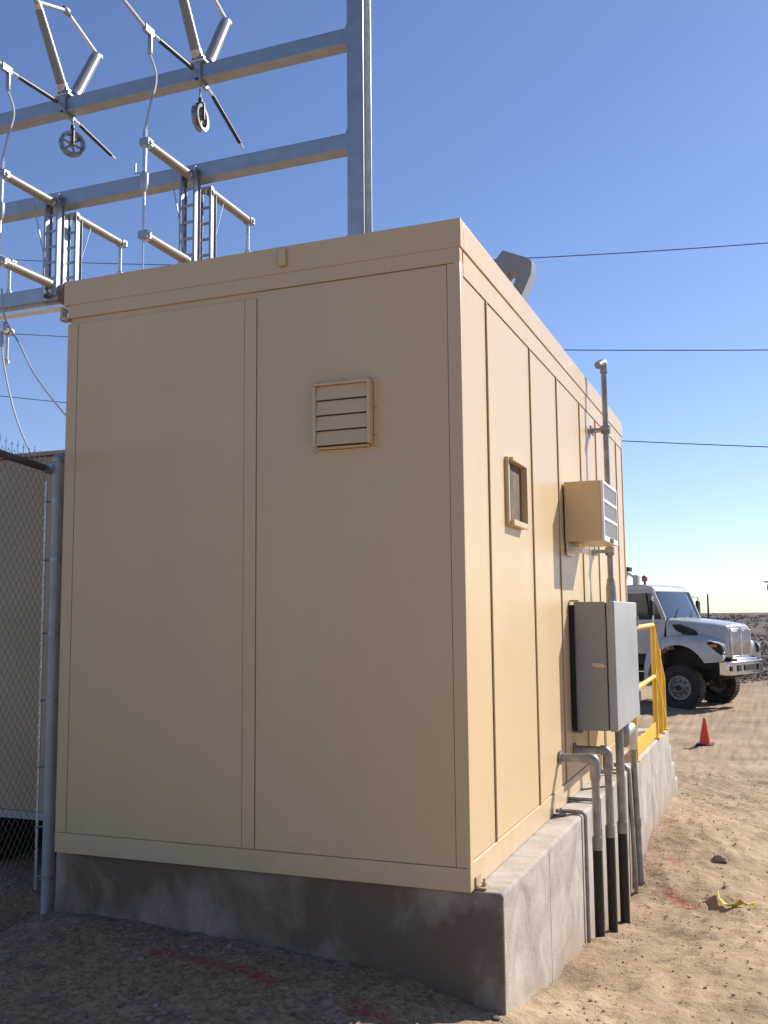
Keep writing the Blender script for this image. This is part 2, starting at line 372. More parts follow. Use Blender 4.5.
def seg_dist(px, py, a, b):
    ax, ay = a; bx, by = b; dx, dy = bx-ax, by-ay
    t = max(0, min(1, ((px-ax)*dx+(py-ay)*dy)/(dx*dx+dy*dy))); return math.hypot(px-ax-t*dx, py-ay-t*dy)
PAINT = [((-1.40,-.23),(-1.10,-.25)),((-1.0,-.24),(-.80,-.30)),((-.42,-.31),(-.28,-.34)),((-.15,-.34),(.02,-.37)),
         ((.44,3.62),(.52,3.50)),((.55,3.48),(.63,3.34)),((.41,4.25),(.47,4.10))]
def make_ground():
    xs = axis(-2.8, 2.6, .03, 3500, 1.07); ys = axis(-1.2, 8.5, .035, 3500, 1.07)
    nx, ny = len(xs), len(ys)
    vs = []; pa = []; ga = []; fa = []
    for y in ys:
        for x in xs:
            vs.append((x, y, ground_z(x, y)))
            p = 0
            if -3 < x < 3 and -2 < y < 6:
                d = min(seg_dist(x, y, *s) for s in PAINT); p = 1-smooth(.016, .06, d)
            pa.append(p*.8)
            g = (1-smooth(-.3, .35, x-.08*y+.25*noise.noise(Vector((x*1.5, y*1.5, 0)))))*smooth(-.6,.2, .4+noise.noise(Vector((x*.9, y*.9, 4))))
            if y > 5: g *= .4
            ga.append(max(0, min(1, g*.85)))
            fa.append(smooth(26, 36, math.hypot(x, y)+3*noise.noise(Vector((x*.2, y*.2, 0)))))
    fs = [(j*nx+i, j*nx+i+1, (j+1)*nx+i+1, (j+1)*nx+i) for j in range(ny-1) for i in range(nx-1)]
    me = bpy.data.meshes.new('ground'); me.from_pydata(vs, [], fs)
    for nm, arr in (('paint', pa), ('gravel', ga), ('far', fa)):
        at = me.attributes.new(nm, 'FLOAT', 'POINT'); at.data.foreach_set('value', arr)
    me.polygons.foreach_set('use_smooth', [True]*len(me.polygons))
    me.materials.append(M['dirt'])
    o = bpy.data.objects.new('ground', me); COL.objects.link(o); tag(o, 'bare sandy dirt with footprints, clods and red spray paint marks', 'ground', kind='structure')
make_ground()

# loose gravel and clods: one mass
ICO = [(0,-.53,.85),(0,.53,.85),(0,-.53,-.85),(0,.53,-.85),(.85,0,.53),(.85,0,-.53),(-.85,0,.53),(-.85,0,-.53),(.53,.85,0),(-.53,.85,0),(.53,-.85,0),(-.53,-.85,0)]
ICF = [(0,4,1),(0,1,6),(2,3,5),(2,7,3),(4,5,8),(4,10,5),(6,9,7),(6,7,11),(8,9,1),(8,3,9),(10,0,11),(10,11,2),(0,10,4),(0,6,11),(2,5,10),(2,11,7),(1,4,8),(1,9,6),(3,8,5),(3,7,9)]
def stones(name, n, area, smin, smax, m, label, cat):
    b = MB(); rng = random.Random(n)
    for _ in range(n):
        x, y = area(rng); s = smin*(smax/smin)**(rng.random()**2.6)
        sc = Vector((s*rng.uniform(.7,1.3), s*rng.uniform(.7,1.3), s*rng.uniform(.4,.8)))
        rot = Matrix.Rotation(rng.random()*6.28, 3, 'Z')
        z = ground_z(x, y)
        vs = [Vector((x, y, z+sc.z*.25)) + rot @ Vector((v[0]*sc.x*rng.uniform(.75,1.2), v[1]*sc.y*rng.uniform(.75,1.2), v[2]*sc.z*rng.uniform(.8,1.2))) for v in ICO]
        b.add(vs, ICF)
    return tag(b.build(name, m), label, cat, kind='stuff')
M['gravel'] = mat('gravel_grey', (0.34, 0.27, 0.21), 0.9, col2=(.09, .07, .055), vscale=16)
M['clod'] = mat('sand_clod', (0.44, 0.32, 0.21), 0.95, col2=(.33, .235, .155), vscale=9)
def a_front(g):
    return (g.uniform(-4.2, .25), g.uniform(-1.9, .0)) if g.random() < .8 else (g.uniform(-5, -2.5), g.uniform(-1, 1.2))
def a_right(g):
    while True:
        y = g.uniform(-1.5, 9); x = .24 + abs(g.gauss(0, .9))
        if x < 4: return x, y
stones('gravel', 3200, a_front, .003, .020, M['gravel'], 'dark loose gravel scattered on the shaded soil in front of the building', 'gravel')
stones('dirt_clods', 5000, a_right, .002, .011, M['clod'], 'pale sandy clods and pebbles strewn over the sunlit dirt', 'dirt')

# scrub on the far slope: one mass of dry bushes
def scrub():
    b = MB(); rng = random.Random(3)
    for _ in range(5200):
        if rng.random() < .8:
            ang = R(rng.uniform(-8, 12)); r = 30*(230/30)**(rng.random()**.9)
            x = 1.2+sin(ang)*r; y = -4.1+cos(ang)*r
        else:
            ang = rng.uniform(-pi, pi); r = rng.uniform(50, 230); x = sin(ang)*r; y = cos(ang)*r
        if -9 < x < 5 and y < 29: continue
        s = rng.uniform(.18, .42)*(1+r/200); z = ground_z(x, y)
        k = 34 if r < 70 else 14
        for _ in range(k):
            a = rng.random()*6.28; e = rng.random()**.6
            p = Vector((x+cos(a)*s*e, y+sin(a)*s*e, z-.04+rng.random()*s*.8*math.sqrt(max(.05, 1.1-e*e))))
            q = s*.16*(1+.9*(r > 70)); d1 = Vector((rng.uniform(-1,1), rng.uniform(-1,1), rng.uniform(-.5,.6)))*q; d2 = Vector((rng.uniform(-1,1), rng.uniform(-1,1), rng.uniform(-.5,1)))*q
            b.add([p, p+d1, p+d1*.6+d2, p+d2*.8], [(0,1,2,3)])
    tag(b.build('scrub', 'scrub'), 'dry purple-brown desert scrub covering the distant slope', 'scrub', kind='stuff')
scrub()

# ------------------------------------------------------------------ foundation
def fx(y): return .13+(y-.04)*(.09/6.41)
F = empty('concrete_foundation', (-1, 3, 0), 'grey cast concrete foundation plinth under the tan building, steps at its far end', 'foundation')
b = MB()
def slab(y0, y1, zt, x0=-2.235, zb=-1.4, fx=fx):
    vs = [(x0,y0,zb),(fx(y0),y0,zb),(fx(y1),y1,zb),(x0,y1,zb),(x0,y0,zt),(fx(y0),y0,zt),(fx(y1),y1,zt),(x0,y1,zt)]
    return MB().add(vs, [(0,3,2,1),(4,5,6,7),(0,1,5,4),(1,2,6,5),(2,3,7,6),(3,0,4,7)])
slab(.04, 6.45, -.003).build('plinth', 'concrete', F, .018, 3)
for y_ in (.92, 3.2, 5.0): MB().box(fx(y_)-.01, fx(y_)+.0015, y_, y_+.004, -1.3, -.03).build('form_line', 'concrete', F)
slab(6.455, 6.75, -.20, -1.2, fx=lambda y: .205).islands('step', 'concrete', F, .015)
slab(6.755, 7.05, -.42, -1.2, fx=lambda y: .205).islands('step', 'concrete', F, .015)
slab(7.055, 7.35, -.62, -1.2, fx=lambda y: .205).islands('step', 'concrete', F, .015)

# ------------------------------------------------------------------ control building
W = 2.205; LN = 5.27; H = 3.0
B = empty('control_building', (-1.1, 2.6, 0), 'tan painted metal panel control building with flat roof on a concrete plinth', 'building')
# wall shell (slightly recessed face), with openings built as applied frames
MB().box(-W+.01, -.012, .012, LN-.012, 0.002, H-.02).build('wall', 'tan', B)
# framing on the front: posts, channels. proud of the panels
t = MB()
t.box(-W, -2.14, 0, .04, .10, 2.76); t.box(-1.12, -1.055, .0005, .04, .10, 2.755); t.box(-.063, -.0005, .0005, .04, .10, 2.79)
t.box(-W, -.0005, -.0008, .04, 0.0, .098)
t.build('front_frame', 'tan', B, .0015)
t = MB()
for x0, x1 in ((-2.136, -1.124), (-1.048, -.067)):
    t.box(x0-.0015, x1+.0015, .0022, .02, .1005, 2.757 if x0 < -2 else 2.787)
t.build('front_panel', 'tan', B, .002)
# front fascia
t = MB(); t.box(-W-.03, .006, -.0026, .05, 2.865, H); t.box(-W, -.0004, -.0008, .039, 2.792, 2.8645); t.build('fascia', 'tan', B, .0015)
# right fascia: upper cap and lower band
t = MB(); t.box(-.02, .006, .052, LN+.02, 2.865, H); t.build('fascia', 'tan', B, .003)
t = MB(); t.box(-W-.02, -.02, .052, LN+.02, H-.05, H-.004); t.build('roof', 'tan2', B)
t = MB(); t.box(-.012, -.001, .06, LN, 2.745, 2.863); t.build('top_channel', 'tan', B)
t = MB(); t.box(-.02, .000, .001, LN, 0.0, .118); t.build('bottom_channel', 'tan', B, .003)
# dark line below band and above base
# right wall panels, each with a standing rib on its near edge
ribs = [.44, 1.385, 2.16, 3.0, 3.72, 4.35, 4.85]
edges = [.055] + ribs + [LN-.03]
for i in range(len(edges)-1):
    y0, y1 = edges[i]+(.016 if i else 0), edges[i+1]
    MB().box(-.013, -.0065, y0+.004, y1-.004, .122, 2.741).build('wall_panel', 'tan', B, .0015)
t = MB()
for y in ribs: t.box(-.011, .003, y+.004, y+.013, .119, 2.744)
t.build('seam_rib', 'tan', B, .0015)
t = MB()
for y in ribs: t.box(-.0105, -.003, y+.0005, y+.0035, .12, 2.744)
t.box(-.0115, -.0035, .06, LN-.03, 2.7425, 2.7448)
t.build('seam_gap', 'seal', B)
t = MB(); t.box(-.03, .0, .0, .052, .119, 2.80); t.build('corner_trim', 'tan', B, .004)
t = MB(); t.box(-.03, .002, LN-.03, LN+.002, .0, 2.86); t.build('corner_trim', 'tan', B, .003)
# clips under roof edge
t = MB(); t.box(-.925, -.885, -.022, -.006, 2.895, 2.985); t.build('roof_clip', 'tan', B, .004)
t = MB(); t.box(-2.245, -2.207, -.02, .03, 2.78, 2.80); t.box(-2.245, -2.235, -.02, .03, 2.78, 2.86); t.build('roof_clip', 'tan', B, .003)
t = MB().prism([(-2.285, 2.90), (-2.237, 2.998), (-2.237, 2.87)], lambda u, v, w: (u, w, v), -.002, .05); t.build('rusty_flashing', 'rust', B)
# front louver
LV = MB()
x0, x1, z0, z1 = -.724, -.437, 1.978, 2.268
LV.box(x0-.004, x0+.012, -.045, .006, z0, z1); LV.box(x1-.012, x1+.004, -.045, .006, z0, z1)
LV.box(x0-.004, x1+.004, -.048, .006, z1-.0, z1+.012); LV.box(x0+.012, x1-.012, -.02, .006, z0-.012, z0)
lou = LV.build('louver', 'tan', B, .002)
tag(lou, 'square tan louver vent on the shaded front wall')
MB().box(x0+.012, x1-.012, .0005, .004, z0, z1).build('louver_back', 'seal', lou)
for k in range(4):
    za = z0+.004+(z1-z0)/4*k; hb = (z1-z0)/4
    MB().prism([(-.042, za), (-.038, za), (-.026, za+hb-.005), (-.030, za+hb-.005)], lambda u, v, w: (w, u, v), x0+.013, x1-.013).build('slat', 'tan', lou, .001)
t = MB(); t.box(x0-.02, x1+.035, -.003, .006, z0-.024, z0-.014); t.box(x1+.006, x1+.028, -.003, .006, z0-.01, z1+.02); t.build('vent_flange', 'tan', lou, .002)
t = MB()
for (px, pz) in ((-.72, 2.292), (-.58, 2.292), (-.45, 2.292), (-.42, 2.15), (-.42, 2.02)): t.lathe([(.006, 0), (.006, .005), (0.001, .006)], (px, -.003, pz), (0,-1,0), 8)
t.islands('screw', 'tan2', lou)
# side wall vent window (framed recess)
y0, y1, z0, z1 = .79, 1.10, 1.675, 1.985
v = MB()
v.box(-.006, .014, y0-.024, y0, z0-.03, z1+.02); v.box(-.006, .034, y1, y1+.012, z0-.03, z1+.02)
v.box(-.006, .034, y0, y1, z1, z1+.02); v.box(-.006, .034, y0, y1, z0-.03, z0)
vent = v.build('side_vent', 'tan', B, .002); tag(vent, 'small framed rectangular vent opening on the sunlit side wall')
MB().box(-.006, -.001, y0, y1, z0, z1).build('vent_back', 'ventback', vent)
MB().box(-.0008, .006, y0+.03, y0+.05, z0, z1).build('screen_rib', 'dark', vent)
# anchor bracket at the corner
t = MB(); t.box(.001, .05, .06, .13, .0, .008); t.box(.001, .008, .06, .13, .008, .05); t.lathe([(.011, .0), (.011, .014), (.006, .014), (.006, .032), (.001, .034)], (.032, .095, .008), (0,0,1), 8)
t.build('anchor_bracket', 'tan2', B)
t = MB(); t.box(.001, .06, 1.72, 1.80, .0, .008); t.lathe([(.011, .0), (.011, .014), (.006, .014), (.006, .03), (.001, .03)], (.035, 1.76, .008), (0,0,1), 8)
t.build('anchor_bracket', 'conduit', B)

# roof gooseneck duct
G = empty('roof_duct', (-.2, 1.6, H), 'bent grey sheet metal duct arching above the roof edge', 'duct')
prof = [(-.045,2.80),(-.022,3.028),(.039,3.158),(.049,3.235),(.02,3.261),(-.126,3.328),(-.195,3.25),(-.26,3.13),(-.19,3.09),(-.111,3.167),(-.09,3.188),(-.042,3.17),(-.074,3.089),(-.12,2.80)]
prof = [(1.2466+(x-1.2466)*1.165, 1.184+(z-1.184)*1.165) for x, z in prof]
MB().prism(prof, lambda u, v, w: (u, w, v), 2.20, 2.34).build('duct_elbow', 'greybox', G, .004)
MB().box(-.40, -.22, 2.16, 2.38, 2.999, 3.02).build('flange', 'greybox', G)

# ------------------------------------------------------------------ wall air conditioner
A = empty('air_conditioner', (.01, 2.6, 1.65), 'tan box air conditioner with grey grille hung on the side wall', 'air conditioner')
ay0, ay1, az0, az1 = 2.30, 2.93, 1.66, 2.06
MB().box(.003, .245, ay0, ay1, az0, az1).build('cabinet', 'tan', A, .006)
t = MB(); t.box(.2455, .262, ay0+.0305, ay1-.0305, az1-.02, az1); t.box(.2455, .262, ay0+.0305, ay1-.0305, az0, az0+.035); t.box(.2455, .262, ay0, ay0+.03, az0, az1); t.box(.2455, .262, ay1-.03, ay1, az0, az1)
for z in (az0+.15, az0+.27): t.box(.2455, .262, ay0+.0305, ay1-.0305, z-.011, z+.011)
t.build('grille_frame', 'grillebar', A, .002)
t = MB(); t.box(.246, .25, ay0+.03, ay1-.03, az0+.03, az1-.02)
for k in range(22):
    y = ay0+.04+k*.026; t.box(.25, .257, y, y+.012, az0+.036, az1-.02)
t.build('grille', 'grille', A)
t = MB(); t.box(.262, .268, ay0+.25, ay0+.37, az0+.004, az0+.03); t.build('badge', 'dark', A)
t = MB(); t.box(.003, .10, ay0+.03, ay0+.30, 1.60, 1.612); t.box(.003, .012, ay0+.03, ay0+.30, 1.57, 1.66); t.box(.10, .108, ay0+.03, ay0+.3, 1.585, 1.625); t.build('bracket', 'grillebar', A, .002)

# ------------------------------------------------------------------ electrical cabinet
E_ = empty('electrical_cabinet', (.03, 3.0, .4), 'large grey metal electrical cabinet on the side wall above the conduits', 'electrical cabinet')
ey0, ey1, ez0, ez1 = 2.42, 3.57, .418, 1.262
MB().box(.024, .232, ey0, ey1, ez0, ez1).build('body', 'greybox', E_, .006)
MB().box(.238, .292, ey0-.004, ey1+.004, ez0-.004, ez1+.004).build('door', 'doorgrey', E_, .010, 3)
MB().box(.2325, .2375, ey0+.012, ey1-.012, ez0+.012, ez1-.012).build('gasket', 'dark', E_)
t = MB(); t.box(.001, .0235, ey0-.03, ey1-.1, ez0+.0, ez1-.02); t.build('mounting_frame', 'dark', E_)
t = MB()
for z in (ez0-.018, ez1+.0015): t.box(.001, .06, ey0-.02, ey0+.04, z, z+.012)
t.islands('mounting_tab', 'greybox', E_, .002)
st = MB().prism([(.135, .985), (.13, 1.005), (.20, 1.0), (.228, .985), (.215, .975), (.15, .975)], lambda u, v, w: (u, w, v-.145), ey0-.0012, ey0-.0002)
st.build('warning_sticker', 'sticker', E_)
t = MB()
for z in (ez0+.14, ez1-.14): t.cyl((.295, ey1-.0, z-.04), (.295, ey1-.0, z+.04), .01, n=8)
t.islands('hinge', 'conduit', E_)

# ------------------------------------------------------------------ conduits
def conduit(name, y, ztop, zb, blk, label, elbow=True, r=.026, x=.213):
    o = empty(name, (x, y, zb), label, 'conduit', None)
    if elbow:
        p = bend((-.0, y, ztop), (x, y, ztop), (x, y, ztop-.16), .035, 8)
        MB().tube(p, r, 16).build('pipe', 'conduit', o)
        MB().tube([(x, y, ztop-.14), (x, y, blk)], r*.92, 16).build('pipe', 'conduit', o)
        q = bend((x-.045, y, ztop), (x, y, ztop), (x, y, ztop-.10), .032, 8)
        MB().tube(q, r*1.28, 16).build('elbow', 'conduit', o)
        MB().tube([(x, y, ztop-.10), (x, y, ztop-.13)], 0, 16, True, [r*1.34, r*1.1]).build('coupling', 'conduit', o)
        MB().cyl((.001, y, ztop), (.010, y, ztop), r*1.7, n=16).build('wall_flange', 'conduit', o)
    else:
        MB().tube([(x, y, ztop), (x, y, blk)], r, 16).build('pipe', 'conduit', o)
    MB().cyl((x, y, blk-.02), (x, y, blk+.055), r*1.22, n=16).build('coupling', 'conduit', o)
    MB().cyl((x, y, zb-.15), (x, y, blk-.019), r*1.14, n=16).build('taped_section', 'tape', o)
    return o
conduit('conduit', 1.95, .305, -.80, -.21, 'nearest galvanised conduit with wide elbow from wall and black taped foot')
conduit('conduit', 2.45, .29, -.92, -.24, 'second conduit from the corner, elbow out of wall, black taped foot')
conduit('conduit', 2.93, .42, -1.0, -.31, 'straight conduit dropping from the cabinet bottom with black taped foot', elbow=False, r=.029, x=.222)
# LB fitting with two grey pipes at the far side
o = empty('conduit_elbow_fitting', (.2, 3.7, -.8), 'bright pulling elbow under the cabinet with grey pipe down to dirt', 'conduit')
MB().tube([(.19, 3.35, .418), (.19, 3.35, .36)], .036, 16).build('nipple', 'conduit', o)
MB().tube([(.19, 3.35, .37), (.19, 3.35, .32), (.19, 3.35, .23), (.19, 3.35, .20)], 0, 16, True, [.046, .052, .050, .03]).build('fitting_body', 'conduit', o)
MB().tube(bend((.195, 3.40, .30), (.20, 3.72, .31), (.205, 3.74, .14), .06, 8), .042, 16).build('elbow', 'conduitnew', o)
MB().tube([(.205, 3.74, .22), (.235, 3.74, -.95)], .024, 14).build('pipe', 'conduit', o)
MB().cyl((.2225, 3.74, -.38), (.2245, 3.74, -.45), .028, n=14).build('coupling', 'conduit', o)
MB().tube(bend((.08, 3.60, .03), (.185, 3.60, .03), (.215, 3.60, -.9), .06, 8), .016, 12).build('pipe', 'conduit', o)
# thin ground lines over the slab edge
for k, (y, r) in enumerate(((1.80, .011), (2.20, .011), (3.30, .009))):
    o = MB().tube(bend((.0, y, .014), (fx(y)+.018, y, .014), (fx(y)+.018, y, -1.0), .035, 6), r, 10).build('ground_lead', 'conduit')
    tag(o, ['thin grey lead bent over slab edge just before the nearest conduit', 'thin grey lead bent over slab edge between the two elbowed conduits', 'thin grey lead bent over slab edge beyond the straight conduit'][k], 'cable')
# mast conduit up the wall
o = empty('conduit_mast', (.12, 3.5, 1.26), 'tall grey conduit mast rising from cabinet past air conditioner to above the roof', 'conduit')
MB().tube([(.12, 3.47, 1.262), (.12, 3.47, 1.44), (.12, 3.47, 3.10)], .022, 14).build('pipe', 'conduit', o)
MB().tube([(.12, 3.47, 1.263), (.12, 3.47, 1.38), (.12, 3.47, 1.45)], 0, 14, True, [.040, .038, .028]).build('coupling', 'conduit', o)
MB().tube(bend((.12, 3.47, 3.06), (.12, 3.47, 3.15), (.085, 3.40, 3.11), .03, 6), .030, 14).build('weatherhead', 'conduit', o)
for z in (2.61, 1.66):
    t = MB(); t.box(.01, .15, 3.43, 3.51, z-.012, z+.012); t.box(.008, .02, 3.40, 3.54, z-.03, z+.03); t.cyl((.12, 3.47, z-.03), (.12, 3.47, z+.03), .036, n=12); t.build('clamp', 'conduit', o)

# ------------------------------------------------------------------ yellow railing on the landing
Y = empty('safety_railing', (.18, 4.6, 0), 'yellow steel guard railing on the far landing going down the steps', 'railing')
rx = .185
def rail(name, p, q, r=.021): MB().tube([p, q], r, 12).build(name, 'yellow', Y)
def post(y, zb, zt, x=rx): MB().tube([(x, y, zb), (x, y, zt)], .023, 12).build('post', 'yellow', Y); MB().box(x-.04, x+.04, y-.05, y+.05, zb, zb+.01).build('base_plate', 'yellow', Y)
rail('top_rail', (rx, 4.05, 1.06), (rx, 5.6, 1.07)); rail('mid_rail', (rx, 4.05, .56), (rx, 5.6, .58))
post(4.05, 0, 1.06); post(5.6, 0, 1.08)
MB().box(rx-.008, rx+.004, 4.08, 5.57, .02, .15).build('toe_board', 'yellow', Y)
post(6.05, -.002, .82); post(6.38, -.002, .52)
rail('stair_rail', (rx, 5.6, 1.07), (rx, 6.42, .50)); rail('stair_rail', (rx, 5.6, .66), (rx, 6.38, .12))
rail('stair_rail', (rx-1.0, 5.6, 1.07), (rx-1.0, 6.42, .50)); post(6.38, -.002, .52, rx-1.0); post(5.6, -.003, 1.08, rx-1.0)

# ------------------------------------------------------------------ chain link fence
PX, PY = -2.578, .40
gz = ground_z(PX, PY)
FN = empty('chain_link_fence', (PX, PY, gz), 'galvanised chain link fence with round end post beside the building corner', 'fence')
MB().tube([(PX, PY, gz-.3), (PX, PY, 2.10)], .035, 20).build('post', 'postmetal', FN)
MB().lathe([(.039, 0), (.040, .02), (.035, .035), (.02, .045), (.001, .048)], (PX, PY, 2.09), (0,0,1), 18).build('post_cap', 'galv', FN)
dv = Vector((.165, -.611, 0)).normalized(); nv = Vector((dv.y, -dv.x, 0))
L_ = 3.2
def fp(s, z, off=0): return Vector((PX-.075, PY, 0))+dv*s*.999+nv*off+Vector((0,0,z))
MB().tube([fp(-.03, 2.055), fp(L_, 2.055)], .021, 12).build('top_rail', 'pole', FN)
MB().tube([fp(-.035, 2.055), fp(.07, 2.055)], .028, 12).build('rail_cup', 'galv', FN)
t = MB(); t.tube([fp(.02, -.32), fp(.02, 1.98)], .008, 6); t.build('tension_bar', 'galvb', FN)
for z in (1.86, 1.52, 1.1, .72, .35, .02, -.25):
    t = MB(); t.lathe([(.0355, -.011), (.038, -.011), (.038, .011), (.0355, .011)], (PX, PY, z), (0,0,1), 18)
    t.tube([Vector((PX-.04, PY-.012, z)), fp(.03, z)], .006, 6)
    t.build('tie_band', 'galv', FN)
# woven mesh: two families of diagonal wires
t = MB(); zb, zt = -.34, 2.10; p = .066; wr = .0015; hgt = zt-zb
k = -int(hgt/p)
for k in range(-int(hgt/p)-1, int(L_/p)+1):
    for sgn in (1, -1):
        s0 = k*p; s1 = s0+hgt
        a, bb = max(0, s0), min(L_, s1)
        if bb-a < .02: continue
        za = (zb+(a-s0)) if sgn > 0 else (zt-(a-s0)); zc = (zb+(bb-s0)) if sgn > 0 else (zt-(bb-s0))
        of = .002*sgn
        t.tube([fp(.02+a, za, of), fp(.02+bb, zc, of)], wr, 4, False)
t.build('wire_mesh', 'meshwire', FN)
t = MB()
for k in range(int(L_/p)):
    s = .05+k*p; t.tube([fp(s, 2.06), fp(s-.004, 2.14+.01*(k % 3))], .0025, 4); t.tube([fp(s-.012, 2.135), fp(s+.012, 2.125)], .002, 4)
t.build('barbed_selvage', 'galv', FN)
# concrete collar of the post
tag(MB().lathe([(.001, .02), (.09, .015), (.15, -.02), (.19, -.08)], (PX, PY, gz+.012), (0,0,1), 14).build('post_footing', 'concrete'), 'rough concrete collar poured round the fence post foot', 'footing')

# tan enclosure beyond the fence
T = empty('equipment_enclosure', (-4.2, 1.8, -.1), 'tan sheet metal equipment enclosure standing behind the chain link fence', 'enclosure')
MB().box(-6.5, -2.62, 1.2, 2.6, -.10, 2.30).build('wall', 'tan2', T, .006)
MB().box(-6.54, -2.58, 1.17, 2.63, 2.301, 2.33).build('roof', 'tan2', T, .004)
MB().box(-6.5, -2.62, 1.17, 1.197, -.14, -.09).build('base_channel', 'galv', T)
for x in (-6.3, -4.9, -3.9, -2.9): MB().box(x-.08, x+.08, 1.3, 2.5, -.55, -.101).build('skid_foot', 'dark', T)

# ------------------------------------------------------------------ steel gantry
S = empty('steel_gantry', (-3.45, 7.15, -.9), 'tall galvanised steel substation gantry column with three crossing beams', 'gantry')
cx0, cx1, cy0, cy1 = -3.59, -3.36, 6.98, 7.26
t = MB(); t.box(cx0, cx1, cy0, cy0+.016, -1, 11); t.box(cx0, cx1, cy1-.016, cy1, -1, 11); t.box(cx0+.105, cx0+.118, cy0+.016, cy1-.016, -1, 11)
t.build('column', 'galv', S)
for zt in (8.92, 7.46, 6.04):
    MB().box(-13.5, cx0-.002, 7.0, 7.21, zt-.22, zt).build('beam', 'galv', S, .012, 3)
    t = MB(); t.box(cx0-.022, cx0-.0025, 6.985, 7.225, zt-.25, zt+.03); t.build('end_plate', 'galv', S)
MB().box(-13.5, cx0-.1, 7.03, 7.18, 5.70, 5.76).build('lower_channel', 'galvb', S, .004)
t = MB(); t.box(-13.3, -13.0, 6.98, 7.26, -1, 11); t.build('column', 'galv', S)

def ins(b, p, q, r, tip=.75):
    """long tapered post insulator body"""
    p = Vector(p); q = Vector(q); n = 14; path = []; rad = []
    for i in range(n*2+1):
        k = i/(n*2); path.append(p.lerp(q, k)); rr = r*(1-(1-tip)*k); rad.append(rr*(1.03 if i % 2 else .97))
    b.tube(path, 0, 14, True, rad)
PH = [(-10.45, 'left edge'), (-8.2, 'left'), (-5.87, 'right')]
wd = {-10.45: 'third', -8.2: 'second', -5.87: 'first'}
for X, _ in PH:
    w_ = wd[X]
    # --- vertical post switch on the two lower beams
    o = empty('disconnect_switch', (X, 7.1, 5.8), f'{w_} disconnect switch left of the steel column, with horizontal insulators on the lower beams', 'disconnect switch', 'disconnect switches on the gantry')
    for yy, side in ((6.90, 1), (7.27, 0)):
        xo = X-.10 if side else X-.07
        zt, zb = (7.36, 5.85) if side else (7.22, 5.75)
        t = MB()
        for dx in (-.125, .095): t.box(xo+dx, xo+dx+.010, yy, yy+.15, zb, zt); t.box(xo+dx+.010, xo+dx+.034, yy, yy+.010, zb, zt); t.box(xo+dx+.010, xo+dx+.034, yy+.14, yy+.15, zb, zt)
        n = 6
        for k in range(n+1):
            z = zb+.03+(zt-zb-.08)*k/n; t.box(xo-.091, xo+.095, yy+.06, yy+.075, z, z+.04)
        t.box(xo-.13, xo+.135, yy-.004, yy+.07, zt-.04, zt+.02)
        t.build('support_frame', 'galv', o, .003)
        t = MB()
        for z in (zt-.05, zb+.06): t.lathe([(.03, 0), (.03, .03), (.02, .04), (.001, .04)], (xo+.05, yy, z), (0,-1,0), 8); t.lathe([(.03, 0), (.03, .03), (.001, .03)], (xo-.05, yy, z), (0,-1,0), 8)
        t.islands('bolt', 'alu', o)
    for z, s_ in ((7.25, -1), (6.02, -1), (7.18, 1), (5.98, 1)):
        y0 = 6.84 if s_ < 0 else 7.38; y1 = 5.95 if s_ < 0 else 8.40; xx = X-.03+.03*s_
        t = MB(); ins(t, (xx, y0, z), (xx, y1, z), .066, .9); t.build('insulator', 'porc2', o)
        t = MB(); t.tube([(xx, y0+.05*-s_, z), (xx, y0+.05*s_, z)], .062, 14); t.tube([(xx, y1-.0*s_, z), (xx, y1+.07*s_, z)], .062, 14); t.islands('end_cap', 'alu', o)
        t = MB(); t.box(xx-.07, xx+.07, min(y1, y1+.12*s_), max(y1, y1+.12*s_), z-.05, z+.05); t.tube([(xx-.09, y1+.06*s_, z), (xx+.09, y1+.06*s_, z)], .03, 8); t.build('terminal', 'galv', o, .01)
        if s_ > 0:
            t = MB(); t.tube([(xx, y1+.02, z-.05), (xx, y1+.02, z-.52)], .026, 10); t.build('lead_rod', 'alu', o)
            t = MB(); t.lathe([(.02, .06), (.05, .03), (.05, -.03), (.001, -.05)], (xx, y1+.02, z-.52), (0,0,1), 10); t.build('rod_clamp', 'alu', o)
    xx = X-.06
    t = MB(); t.tube([(xx, 5.86, 7.25), (xx, 5.86, 6.66)], .028, 10); t.tube([(xx, 5.86, 6.66), (xx, 5.86, 6.02)], .020, 10); t.build('blade', 'alu', o)
    t = MB(); t.lathe([(.02, .14), (.055, .1), (.055, -.02), (.04, -.1), (.02, -.14)], (xx, 5.86, 6.72), (0,0,1), 10); t.tube([(xx-.14, 5.86, 6.84), (xx-.14, 5.86, 6.99)], .012, 6); t.tube([(xx-.14, 5.86, 6.86), (xx, 5.86, 6.82)], .01, 6); t.build('blade_hinge', 'galv', o)
    t = MB(); t.tube([(xx, 5.86, 6.02), (xx, 5.86, 5.4)], .014, 8); t.tube([(xx, 5.86, 7.3), (xx, 5.86, 7.42)], .03, 8); t.build('lead_rod', 'alu', o)
    t = MB(); t.tube([(X-.16, 6.6, 7.16), (X-.07, 6.88, 6.0)], .010, 6); t.tube([(X+.06, 7.6, 7.1), (X-.0, 7.34, 6.2)], .008, 6); t.islands('brace_rod', 'galv', o)

    # --- V shaped insulator pair on the top beam
    o = empty('v_insulator_switch', (X, 7.1, 8.92), f'{w_} V-shaped pair of grey insulators left of the column, standing on the top beam', 'insulator', 'V insulator pairs on the top beam')
    base = Vector((X, 7.08, 8.98))
    t = MB(); t.box(X-.13, X+.13, 6.93, 7.28, 8.925, 8.95); t.build('base_plate', 'galvb', o, .006)
    t = MB(); 
    for dx in (-.07, .0, .07):
        for yy in (6.98, 7.2): t.lathe([(.03, 0), (.03, .05), (.02, .06), (.001, .06)], (X+dx, yy, 8.95), (0,0,1), 8)
